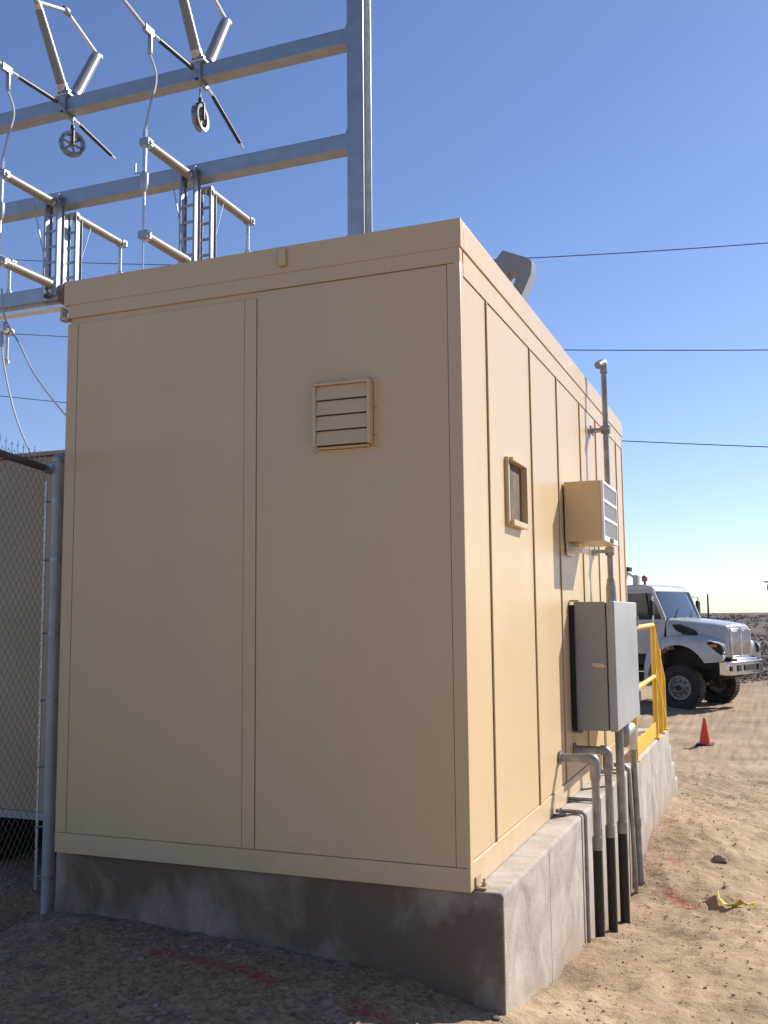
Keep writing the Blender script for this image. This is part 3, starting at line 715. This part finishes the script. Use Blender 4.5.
    t.box(X-.06, X+.06, 6.97, 7.2, 8.95, 9.06); t.build('base_casting', 'rimmetal', o, .012)
    a0 = base+Vector((-.04, -.06, .08)); a1 = Vector((X-.02, 6.44, 9.98)); c0 = base+Vector((.05, .10, .05)); c1 = Vector((X+.02, 7.66, 9.90))
    t = MB(); ins(t, a0, a1, .078, .82); t.build('insulator', 'porc', o)
    t = MB(); ins(t, c0, c1, .088, .92); t.build('insulator', 'porc', o)
    t = MB(); da = (a1-a0).normalized(); dc = (c1-c0).normalized()
    t.tube([a0-da*.04, a0+da*.08], .085, 14); t.tube([a1-da*.02, a1+da*.07], .06, 14); t.tube([c0-dc*.04, c0+dc*.04], .092, 14); t.tube([c1-dc*.02, c1+dc*.07], .074, 14)
    t.lathe([(.03, -.06), (.055, -.02), (.055, .02), (.03, .06)], c1+dc*.09+Vector((0, .06, 0)), (0,1,0), 10)
    t.islands('end_cap', 'alu', o)
    l0 = a1+da*.1; l1 = Vector((X+.02, 6.97, 10.27)); l2 = c1+dc*.1
    t = MB(); t.tube([l0, l1], .034, 10); t.build('linkage_arm', 'alu', o)
    t = MB(); t.tube([l1+Vector((0, .08, -.03)), l2], .028, 10); t.build('linkage_arm', 'alu', o)
    t = MB(); t.lathe([(.03, -.07), (.055, -.03), (.055, .03), (.03, .07)], l1, (0,1,-.3), 10); t.tube([l0-Vector((.0, .16, -.12)), l0+Vector((.0, .04, -.03))], .045, 10); t.tube([l1+Vector((0, .05, .08)), l1+Vector((0, .16, .02))], .012, 6); t.islands('hinge', 'galv', o)

    # --- hanging pulley wheel under the top beam
    o = empty('stringing_pulley', (X+.03, 7.15, 8.2), f'{w_} metal pulley wheel left of the column, hanging under the top beam', 'pulley', 'pulleys under the top beam')
    wc = Vector((X+.07, 7.12, 8.23)); rz = R(30 if X == -8.2 else 42)
    axd = Vector((cos(rz-pi/2), sin(rz-pi/2), .0))
    if X == -5.87: axd = Vector((.93, .10, 0)).normalized(); wc = Vector((X-.04, 7.12, 8.19))
    if X != -5.87: axd = Vector((.80, -.60, 0)).normalized()
    rr = .185
    t = MB(); t.lathe([(rr-.045, -.045), (rr, -.05), (rr+.006, -.036), (rr-.025, -.006), (rr-.025, .006), (rr+.006, .036), (rr, .05), (rr-.045, .045), (rr-.05, 0), (rr-.045, -.045)], wc, axd, 32); t.build('rim', 'rimmetal', o)
    t = MB(); t.lathe([(.001, -.04), (.035, -.04), (.035, .04), (.001, .04)], wc, axd, 14)
    u = axd.cross(Vector((0,0,1))).normalized()
    for k in range(6):
        a = k*pi/3+.3; d = u*cos(a)+Vector((0,0,1))*sin(a); t.tube([wc+d*.03, wc+d*(rr-.03)], .018, 6)
    t.build('spoke', 'rimmetal', o)
    t = MB()
    for sg in (-1, 1):
        c_ = wc+axd*sg*.05; t.tube([c_-Vector((0,0,.03)), c_+Vector((0,0,.20))], .022, 6)
    t.tube([wc-axd*.07, wc+axd*.07], .018, 8); t.tube([wc+axd*.06+Vector((0,0,.2)), wc-axd*.06+Vector((0,0,.2))], .03, 8); t.tube([wc+Vector((0,0,.2)), wc+Vector((0,0,.29))], .03, 10); t.build('yoke', 'blackrod', o)
    t = MB(); t.tube([wc+Vector((0,0,.28)), wc+Vector((-.01,0,.43))], .016, 8); t.build('shackle', 'galv', o)

    # --- dead-end insulators both ways
    o = empty('strain_insulator', (X, 6.95, 8.75), f'{w_} black rod left of the column rising to the upper left from the top beam', 'insulator', 'strain insulators on the near side of the top beam')
    p0 = Vector((X-.02, 6.98, 8.80)); p1 = Vector((X-.02, 5.90, 8.74))
    p1b = p0.lerp(p1, .84)
    t = MB(); ins(t, p0.lerp(p1, .10), p1b, .030, 1); t.build('rod', 'blackrod', o)
    t = MB(); t.tube([p0, p0.lerp(p1, .12)], .026, 8); t.tube([p1b, p1], .026, 8); t.islands('end_fitting', 'alu', o)
    t = MB(); t.box(p1.x-.03, p1.x+.03, p1.y-.16, p1.y+.03, p1.z-.05, p1.z+.05); t.tube([p1+Vector((0,-.02,0)), p1+Vector((0,-.02,-.3))], .034, 8); t.build('dead_end_clamp', 'galv', o, .01)
    t = MB(); t.box(X-.05, X+.05, 6.955, 6.998, 8.66, 8.95); t.box(X-.03, X+.03, 6.955, 7.24, 8.64, 8.697); t.build('strap', 'galv', o, .004)
    tag(MB().tube([p1+Vector((0, -.1, 0)), p1+Vector((0, -1.2, .22)), p1+Vector((0, -9.0, 2.4))], .022, 8).build('overhead_cable', 'cable'), f'{w_} taut silver conductor left of the column running overhead out of the frame', 'cable', 'conductors leading forward overhead')
    j = p1+Vector((0, -.03, -.28))
    tag(MB().tube(spline([j, (X+.06-.03, 5.95, 8.15), (X-.0, 5.88, 7.75), (X-.06, 5.86, 7.42)], 8), .017, 8).build('jumper_cable', 'cable'), f'{w_} curved silver jumper cable left of the column, dropping to its switch', 'cable', 'jumper cables above the switches')
    o = empty('strain_insulator', (X, 7.25, 8.7), f'{w_} black rod left of the column sloping down to the right below the top beam', 'insulator', 'strain insulators on the far side of the top beam')
    q0 = Vector((X+.02, 7.26, 8.66)); q1 = Vector((X+.02, 8.20, 8.50)) if X < -6 else Vector((X+.02, 8.22, 8.24))
    t = MB(); ins(t, q0.lerp(q1, .08), q0.lerp(q1, .90), .030, 1); t.build('rod', 'blackrod', o)
    t = MB(); t.tube([q0-Vector((0,.05,0)), q0.lerp(q1, .1)], .024, 8); t.tube([q0.lerp(q1, .90), q1], .018, 8); t.islands('end_fitting', 'alu', o)

# loose drop cables at the lower left
for pts, r, lab in (([(-8.80,6.5,5.9),(-8.72,6.5,5.45),(-8.434,6.5,5.03),(-8.153,6.5,4.57),(-7.62,6.5,3.97),(-6.9,6.5,3.3),(-6.2,6.5,2.6)], .014, 'silver drop cable slanting behind the left edge of the building'),
                    ([(-8.76,6.5,5.25),(-8.74,6.5,4.9),(-8.585,6.5,4.32),(-8.40,6.5,3.85),(-8.164,6.5,3.44),(-7.8,6.5,2.9),(-7.5,6.5,1.8)], .013, 'silver drop cable hanging down behind the fence top')):
    tag(MB().tube(spline(pts, 8), r, 8).build('drop_cable', 'cable'), lab, 'cable')
o = empty('cable_clamp', (-8.76, 6.5, 5.3), 'silver bolted clamp on the hanging cable at the left edge', 'clamp')
t = MB(); t.tube([(-8.9,6.5,5.34),(-8.66,6.5,5.30)], .035, 8); t.box(-8.82,-8.70,6.45,6.55,5.24,5.40); t.build('clamp_body', 'alu', o, .01)
t = MB(); t.tube([(-8.78,6.5,5.30),(-8.76,6.5,5.05)], .03, 8); t.build('terminal', 'galv', o)

# ------------------------------------------------------------------ distant power lines
LN3 = [((-57.5,60,31.88),(-12.97,60,25.54),(2.2,60,24.3),'topmost thin dark power line crossing the sky'),
       ((-59.25,60,25.64),(-10.75,60,18.82),(1.9,60,17.43),'middle thin dark power line crossing the sky'),
       ((-59.0,60,20.1),(-7.0,60,12.34),(1.6,60,11.33),'lowest thin dark power line crossing the sky')]
for a, b_, c, lab in LN3:
    # quadratic through the three points, z(x)
    xs = [a[0], b_[0], c[0]]; zs = [a[2], b_[2], c[2]]
    def q(x):
        return sum(zs[i]*math.prod((x-xs[j])/(xs[i]-xs[j]) for j in range(3) if j != i) for i in range(3))
    pts = [(x, 60, q(x)) for x in [-75+i*3 for i in range(33)]]
    tag(MB().tube(pts, .032, 6).build('power_line', 'wire'), lab, 'power line', 'distant power lines')

# far poles
def upole(x, y, h, lab, arm=True):
    z = ground_z(x, y); o = empty('utility_pole', (x, y, z), lab, 'utility pole')
    MB().tube([(x, y, z-.5), (x, y, z+h)], 0, 8, True, [.17, .11]).build('pole_shaft', 'pole', o)
    if arm:
        MB().box(x-1.0, x+1.0, y-.06, y+.06, z+h-.7, z+h-.5).build('crossarm', 'pole', o)
        MB().lathe([(.001, 0), (.28, 0), (.3, .5), (.25, .9), (.001, .95)], (x-.35, y-.1, z+h-1.9), (0,0,1), 10).build('transformer', 'pole', o)
upole(-7.33, 150, 4.0, 'thin distant pole on the horizon above the truck hood', False)
upole(1.65, 150, 6.2, 'distant utility pole at the right edge of the scene above scrub')

# ------------------------------------------------------------------ small things
gz = ground_z(.16, 12.9)
C_ = empty('traffic_cone', (.16, 12.9, gz), 'small orange traffic cone standing on the dirt before the truck', 'traffic cone')
MB().lathe([(.001, .44), (.018, .44), (.095, .03), (.10, .02), (.001, .02)], (.16, 12.9, gz), (0,0,1), 20).build('cone_body', 'orange', C_)
MB().box(.02, .30, 12.76, 13.04, gz-.005, gz+.028).build('cone_base', 'under', C_, .008)
def rock(x, y, s, lab):
    bm = bmesh.new(); bmesh.ops.create_icosphere(bm, subdivisions=3, radius=1)
    for v in bm.verts:
        v.co *= 1+.35*noise.fractal(v.co*1.1+Vector((x*9, y, 3)), 1, 2, 4)
        v.co = Vector((v.co.x*s, v.co.y*s*.8, v.co.z*s*.62))
    me = bpy.data.meshes.new('rock'); bm.to_mesh(me); bm.free(); me.materials.append(M['rock'])
    o = bpy.data.objects.new('rock', me); COL.objects.link(o); o.location = (x, y, ground_z(x, y)+s*.25); o.rotation_euler = (0, 0, x*7)
    tag(o, lab, 'rock')
rock(.78, 4.40, .062, 'dark rounded stone on the sand beyond the yellow tape')
rock(.84, 3.75, .022, 'small pale stone just above the yellow tape')
# crumpled caution tape
bm_ = MB(); path = spline([(.80,3.20),(.835,3.05),(.885,2.93),(.93,2.885),(.99,2.90),(1.06,2.93)], 9)if False else None
pp = [(.80,3.16,.03),(.83,3.06,.045),(.865,2.95,.03),(.905,2.885,.02),(.94,2.88,.008),(.975,2.90,.03),(1.02,2.905,.035),(1.07,2.925,.02)]
cur = spline([(x-.02, y+.42, ground_z(x-.02, y+.42)+h) for x, y, h in pp], 8)
vs = []; fs = []
for i, p_ in enumerate(cur):
    tt = (cur[min(i+1, len(cur)-1)]-cur[max(i-1, 0)]).normalized(); sd = tt.cross(Vector((0,0,1))).normalized()
    tw = .5*sin(i*.22)+.7; wv = (sd*cos(tw)+Vector((0,0,1))*abs(sin(tw)))*.030
    vs += [p_-wv, p_+wv*.1+Vector((0,0,.010*sin(i*.5))), p_+wv]
for i in range(len(cur)-1):
    a = i*3; fs += [(a, a+1, a+4, a+3), (a+1, a+2, a+5, a+4)]
me_o = MB().add(vs, fs, True).build('caution_tape', 'ytape'); s_ = me_o.modifiers.new('solid', 'SOLIDIFY'); s_.thickness = .0015
tag(me_o, 'crumpled strip of yellow caution tape lying on the sand', 'tape')

# ------------------------------------------------------------------ truck
TZ = ground_z(-.5, 21.5, False)
TZ = -1.12
K = empty('utility_truck', (-.44, 21.45, TZ), 'white heavy utility truck with chrome grille parked beyond the building', 'truck')
K.rotation_euler = (0, 0, R(-21))
class TB(MB): local = True
def mir(fn):
    for s_ in (-1, 1): fn(s_)
xz = lambda u, v, w: (u, w, v)
# chassis & underbody
t = TB(); t.box(-7.0, .95, -.45, -.32, .75, 1.0); t.box(-7.0, .95, .32, .45, .75, 1.0); t.box(-.9, .8, -.42, .42, .72, 1.25); t.box(-2.7, -.75, -.95, .95, .62, .98); t.tube([(0,-.95,.55),(0,.95,.55)], .09, 10)
t.box(-.5, .5, -.5, -.44, .62, .70); t.build('chassis', 'under', K)
# cab: side walls with window, roof, back
def side(s_):
    y0, y1 = (.93*s_, 1.0*s_)
    a, b2 = min(y0, y1), max(y0, y1)
    # lower door panel + front pillar wedge
    TB().prism([(-1.52,1.30),(-.86,1.30),(-.70,1.42),(-.44,1.66),(-.36,2.16),(-1.52,2.14)], xz, a, b2).build('door', 'truck', K, .02)
    TB().prism([(-2.35,1.30),(-1.535,1.30),(-1.535,2.14),(-2.35,2.14)], xz, a, b2).build('rear_door', 'truck', K, .02)
    t = TB()
    t.prism([(-.36,2.165),(-.47,2.165),(-.73,2.80),(-.64,2.84)], xz, a, b2)
    t.prism([(-1.46,2.145),(-1.60,2.145),(-1.60,2.82),(-1.46,2.82)], xz, a, b2)
    t.prism([(-2.35,2.145),(-2.22,2.145),(-2.22,2.82),(-2.35,2.82)], xz, a, b2)
    t.box(-2.35, -.66, a, b2, 2.79, 2.86)
    t.build('window_frame', 'truck', K, .012)
    t = TB(); t.prism([(-.485,2.15),(-1.46,2.15),(-1.46,2.79),(-.74,2.79)], xz, .955*s_, .962*s_); t.prism([(-1.6,2.15),(-2.22,2.15),(-2.22,2.79),(-1.6,2.79)], xz, .955*s_, .962*s_); t.build('side_window', 'darkglass', K)
    t = TB(); t.prism([(-.77,2.15),(-.80,2.15),(-.88,2.79),(-.85,2.79)], xz, min(.964*s_,.985*s_), max(.964*s_,.985*s_)); t.build('window_divider', 'under', K)
    t = TB(); t.box(-1.42,-1.24, min(1.0*s_,1.03*s_), max(1.0*s_,1.03*s_), 1.95, 2.0); t.build('door_handle', 'under', K, .01)
    t = TB(); t.box(-1.5, -.75, min(.98*s_,1.12*s_), max(.98*s_,1.12*s_), .55, .60); t.box(-1.5, -.8, min(.95*s_,1.1*s_), max(.95*s_,1.1*s_), .86, .9); t.islands('step', 'chrome', K, .01)
    t = TB(); t.tube([(-2.3, .78*s_, .78),(-1.62, .78*s_, .78)], .28, 20); t.build('fuel_tank', 'chrome', K)
    # mirror on stalk
    t = TB(); t.tube([(-.62,1.0*s_,2.72),(-.55,1.26*s_,2.70),(-.55,1.26*s_,2.05),(-.62,1.0*s_,2.08)], .02, 8); m_ = t.build('mirror_bracket', 'chrome', K)
    t = TB(); t.box(-.60,-.52, min(1.19*s_,1.35*s_), max(1.19*s_,1.35*s_), 2.24, 2.62); t.build('mirror', 'under', K, .03)
mir(side)
t = TB(); t.prism([(-.62,2.82),(-.70,2.95),(-.95,3.01),(-2.3,3.01),(-2.38,2.93),(-2.38,2.84),(-.7,2.84)], xz, -.97, .97); t.build('roof', 'truck', K, .05, 3)
t = TB(); t.box(-2.42, -2.36, -.97, .97, 1.0, 2.86); t.build('cab_back', 'truck', K)
# windshield
TB().add([(-.385,-.90,2.17),(-.385,.90,2.17),(-.665,.84,2.83),(-.665,-.84,2.83),(-.34,-.45,2.17),(-.34,.45,2.17),(-.62,.42,2.83),(-.62,-.42,2.83)],
         [(0,4,7,3),(4,5,6,7),(5,1,2,6)], True).build('windshield', 'glass', K)
t = TB(); t.box(-.36,-.325,-.02,.02,2.17,2.2); t.tube([(-.32,-.5,2.19),(-.41,-.1,2.42)], .012, 6); t.tube([(-.32,.35,2.19),(-.41,.7,2.40)], .012, 6); t.islands('wiper', 'under', K)
# interior
t = TB(); t.box(-2.2,-1.6,-.8,-.25,1.5,1.75); t.box(-1.62,-1.45,-.75,-.25,1.7,2.5); t.box(-1.62,-1.45,.25,.75,1.7,2.5); t.box(-.75,-.42,-.9,.9,1.7,2.13); t.box(-2.33,-.5,-.9,.9,1.02,1.5); t.build('seat', 'seat', K, .04)
t = TB(); ring = [(-.95+.06*sin(a)*1.0, .42+.22*cos(a), 2.15+.20*sin(a)) for a in [i*pi/10 for i in range(21)]]; t.tube(ring, .016, 6); t.build('steering_wheel', 'under', K)
# hood: lofted sections
secs = []
def sec(x, hw, zt, zs, zb, crown):
    pts = []
    for s_ in [-1+2*i/16 for i in range(17)]:
        yy = hw*math.copysign(abs(s_)**.9, s_); e = abs(s_)
        z = zt + crown*(1-e*e) - (zt-zs)*max(0, (e-.80)/.20)**2.0
        pts.append((x, yy, z))
    return [(x, -hw, zb)] + pts + [(x, hw, zb)]
S4 = [sec(-.36,.98,2.15,2.05,1.40,.04), sec(-.1,.95,2.13,2.03,1.66,.04), sec(.3,.87,2.09,1.99,1.66,.04), sec(.7,.78,2.04,1.94,1.56,.04), sec(.96,.70,2.00,1.90,1.26,.03), sec(1.03,.66,1.95,1.85,1.24,.02)]
n = len(S4[0]); vs = [p_ for s_ in S4 for p_ in s_]
fs = [(i*n+j, i*n+j+1, (i+1)*n+j+1, (i+1)*n+j) for i in range(len(S4)-1) for j in range(n-1)] + [tuple(range(n-1, -1, -1)), tuple((len(S4)-1)*n+j for j in range(n))]
TB().add(vs, fs, True).build('hood', 'truck', K, 0, sharp=50)
def fen(s_):
    # fender: arch band swept round the wheel, flaring to the bumper
    arc = [(cos(R(a))*.80, .60+sin(R(a))*.94) for a in range(34, 190, 6)]
    outer = [(1.08,1.16),(1.11,1.30),(1.08,1.50),(.88,1.62),(.55,1.71),(.25,1.74),(-.15,1.74),(-.55,1.66),(-.82,1.38),(-.92,1.0),(-.94,.60)]
    poly = outer + [(p[0], p[1]) for p in reversed(arc)]
    # build band as quads between matching samples
    def samp(pl, k):
        ds = [0]
        for i in range(len(pl)-1): ds.append(ds[-1]+math.dist(pl[i], pl[i+1]))
        out = []
        for i in range(k+1):
            d = ds[-1]*i/k; j = 0
            while j < len(ds)-2 and ds[j+1] < d: j += 1
            tt = (d-ds[j])/(ds[j+1]-ds[j]); out.append((pl[j][0]+(pl[j+1][0]-pl[j][0])*tt, pl[j][1]+(pl[j+1][1]-pl[j][1])*tt))
        return out
    k = 30; A_ = samp(arc, k); O_ = samp(outer, k)
    vs = []; fs = []
    for i in range(k+1):
        a, o_ = A_[i], O_[i]; m_ = (a[0]*.45+o_[0]*.55, a[1]*.45+o_[1]*.55)
        for (px, pz), yy in ((a, .80), (a, 1.19), (m_, 1.18), (o_, 1.12), ((o_[0]*.98, o_[1]+.035), .98), ((o_[0]*.9, o_[1]+.12), .62)): vs.append((px, yy*s_, pz))
    q_ = 6
    for i in range(k):
        for j in range(q_-1): fs.append((i*q_+j, i*q_+j+1, (i+1)*q_+j+1, (i+1)*q_+j))
    TB().add(vs, fs, True).build('fender', 'truck', K, 0, sharp=55)
    t = TB(); t.box(-.72, 1.0, min(.55*s_,.60*s_), max(.55*s_,.60*s_), .95, 1.75); t.build('wheel_well', 'under', K)
    # headlight set in the fender nose
    hl = TB().prism([(1.085,1.30),(1.115,1.44),(1.07,1.56),(.82,1.63),(.70,1.60),(.88,1.42)], lambda u, v, w: (u, w, v), min(.92*s_, 1.165*s_), max(.92*s_, 1.165*s_)).build('headlight', 'under', K, .03)
    TB().lathe([(.085, 0), (.09, .02), (.06, .05), (.001, .06)], (1.06, 1.04*s_, 1.44), (1, .25*s_, .1), 14).build('lens', 'lens', hl)
    TB().box(.80, .98, min(1.163*s_,1.180*s_), max(1.163*s_,1.180*s_), 1.50, 1.56).build('turn_signal', 'amberl', hl, .01)
    # hood side vent
    TB().prism([(-.22,2.02),(.0,2.03),(.34,1.88),(.40,1.78),(.05,1.80),(-.12,1.88)], xz, min(.80*s_,.975*s_), max(.80*s_,.975*s_)).build('hood_vent', 'under', K, .01)
mir(fen)
# grille
g = TB(); g.box(1.0, 1.09, -.56, .56, 1.22, 1.28); g.box(1.0, 1.06, -.50, .50, 1.86, 1.92); g.box(1.0, 1.09, -.57, -.51, 1.22, 1.88); g.box(1.0, 1.09, .51, .57, 1.22, 1.88); g.box(1.02, 1.10, -.025, .025, 1.28, 1.95)
gr = g.build('grille', 'chrome', K, .012)
t = TB(); t.box(1.035, 1.045, -.51, .51, 1.28, 1.86); t.build('grille_back', 'under', gr)
t = TB()
for k in range(18):
    y = -.49+k*.0565
    if abs(y) > .03: t.box(1.046, 1.078, y-.017, y+.017, 1.281, 1.859)
t.build('grille_bar', 'chrome', gr, .004)
# bumper
t = TB()
bp = [(1.0,-1.05),(1.16,-1.0),(1.24,-.85),(1.27,0),(1.24,.85),(1.16,1.0),(1.0,1.05),(.95,1.03),(1.12,.96),(1.15,.8),(1.17,0),(1.15,-.8),(1.12,-.96),(.95,-1.03)]
t.prism(bp, lambda u, v, w: (u, v, w), .84, 1.16); t.box(1.05, 1.22, -.6, .6, 1.161, 1.22); bu = t.build('bumper', 'chrome', K, .02)
t = TB(); t.box(1.255, 1.282, -.32, .32, .93, 1.07); t.box(1.247, 1.272, -.70, -.5, .93, 1.07); t.box(1.247, 1.272, .5, .70, .93, 1.07); t.box(1.20,1.222,-.96,-.88,.94,1.05); t.build('bumper_opening', 'under', bu)
# wheels
def wheel(x, y, s_, wd=.30, dual=False, steer=0):
    h = bpy.data.objects.new('wheel', None); COL.objects.link(h); h.parent = K; h.location = (x, y, .525); h.rotation_euler = (0, 0, steer)
    r = .535; w = wd/2
    TB().lathe([(.29,-w*.8),(.36,-w),(r-.06,-w),(r-.01,-w*.86),(r,-w*.6),(r,w*.6),(r-.01,w*.86),(r-.06,w),(.36,w),(.29,w*.8)], (0,0,0), (0,1,0), 36).build('tyre', 'tyre', h)
    t = TB()
    for k in range(44):
        a = 2*pi*k/44; c, sn = cos(a), sin(a); mt = Matrix.Rotation(-a, 4, 'Y')
        for sg in (-1, 1): t.box(r-.004, r+.005, min(.01*sg, w*.88*sg), max(.01*sg, w*.88*sg), -.022, .022, mt @ Matrix.Translation((0,0,.012*sg)))
    t.build('tread', 'tyredust', h)
    o_ = w*s_
    TB().lathe([(.29,o_*.8),(.285,o_*.95),(.25,o_*.9),(.23,o_*.35),(.15,o_*.45),(.12,o_*1.0),(.10,o_*1.25),(.001,o_*1.28)], (0,0,0), (0,1,0), 28).build('rim', 'rim', h)
    t = TB()
    for k in range(8):
        a = 2*pi*k/8; t.lathe([(.016,0),(.016,.03*s_),(.001,.035*s_)], (cos(a)*.175, o_*.42, sin(a)*.175), (0,1,0), 8)
    t.lathe([(.075,0),(.07,.05*s_),(.001,.06*s_)], (0, o_*1.15, 0), (0,1,0), 12); t.build('hub', 'under', h)
for s_ in (-1, 1):
    wheel(0, 1.0*s_, s_); wheel(-4.6, .98*s_, s_, .5); wheel(-5.9, .98*s_, s_, .5)
# service body
t = TB(); t.box(-7.0, -2.6, -1.2, 1.2, 1.05, 1.15); t.box(-4.0, -2.6, -1.2, -.75, 1.15, 2.2); t.box(-4.0, -2.6, .75, 1.2, 1.15, 2.2); t.box(-7.0, -6.4, -1.2, 1.2, 1.15, 2.1); t.box(-6.4,-4.0,-1.2,-1.0,1.4,2.1); t.box(-6.4,-4.0,1.0,1.2,1.4,2.1); t.build('service_body', 'truck', K, .02)
t = TB(); t.box(-2.58, -2.48, -.95, .95, 1.1, 3.05); t.build('headache_rack', 'galvb', K)
# things on the cab roof
t = TB(); t.tube([(-1.02,-.72,3.0),(-1.02,-.72,3.11)], .03, 12); t.lathe([(.07,0),(.07,.11),(.045,.14),(.001,.15)], (-1.02,-.72,3.10), (0,0,1), 14); t.build('beacon', 'amber', K)
t = TB(); t.box(-1.28,-1.14,-.86,-.74,2.99,3.26); t.tube([(-1.55,-.8,2.99),(-1.45,-.8,3.35)], .035, 8); t.tube([(-1.25,-.8,3.2),(-1.45,-.8,3.32)], .03, 8); t.build('light_bracket', 'truck', K, .02)
t = TB(); t.box(-1.62,-1.36,-.9,-.7,3.36,3.47); t.build('spot_lamp', 'under', K, .02)
for y in (): TB().lathe([(.035,0),(.03,.05),(.001,.06)], (-.80,y,3.0), (.3,0,1), 10).build('marker_light', 'amberl', K)

# ------------------------------------------------------------------ light, sky, camera
dsun = Vector((.26, .338, .31)).normalized()
elev = math.asin(dsun.z); az = math.atan2(dsun.x, dsun.y)
wld = bpy.data.worlds.new('World'); SC.world = wld; wld.use_nodes = True
N = wld.node_tree.nodes; L = wld.node_tree.links
bg = N['Background']; sky = N.new('ShaderNodeTexSky'); sky.sky_type = 'NISHITA'; sky.sun_disc = False
sky.sun_elevation = elev; sky.sun_rotation = az; sky.altitude = 300; sky.air_density = 1.0; sky.dust_density = .3; sky.ozone_density = 1.0
hv = N.new('ShaderNodeMix'); hv.data_type = 'RGBA'; hv.blend_type = 'MULTIPLY'; hv.inputs['Factor'].default_value = 1
hv.inputs[7].default_value = (1.10, 1.18, 1.50, 1); L.new(sky.outputs[0], hv.inputs[6]); L.new(hv.outputs[2], bg.inputs[0]); bg.inputs[1].default_value = .06
sl = bpy.data.lights.new('sun', 'SUN'); sl.energy = 4.35; sl.angle = R(.5); sl.color = (1, .965, .92)
so = bpy.data.objects.new('sun', sl); COL.objects.link(so); so.rotation_euler = (-dsun).to_track_quat('-Z', 'Y').to_euler()
cam = bpy.data.cameras.new('camera'); co = bpy.data.objects.new('camera', cam); COL.objects.link(co)
Rm = Matrix(((0.9305258963801054, 0.04692141299785082, 0.3632078429333357), (0.36611582849722757, -0.09484866023244237, -0.9257229238686375), (-0.0089864503442761, 0.9943852938647051, -0.10543780657721423)))
mw = Rm.to_4x4(); mw.translation = Vector((1.2465778549887245, -4.1557776479841975, 1.1837945272420556)); co.matrix_world = mw
cam.sensor_fit = 'VERTICAL'; cam.sensor_height = 36; cam.lens = 976/1024*36; cam.clip_start = .05; cam.clip_end = 8000
SC.camera = co
SC.render.resolution_x = 768; SC.render.resolution_y = 1024
SC.view_settings.view_transform = 'Standard'; SC.view_settings.look = 'None'; SC.view_settings.exposure = .75; SC.view_settings.gamma = 1
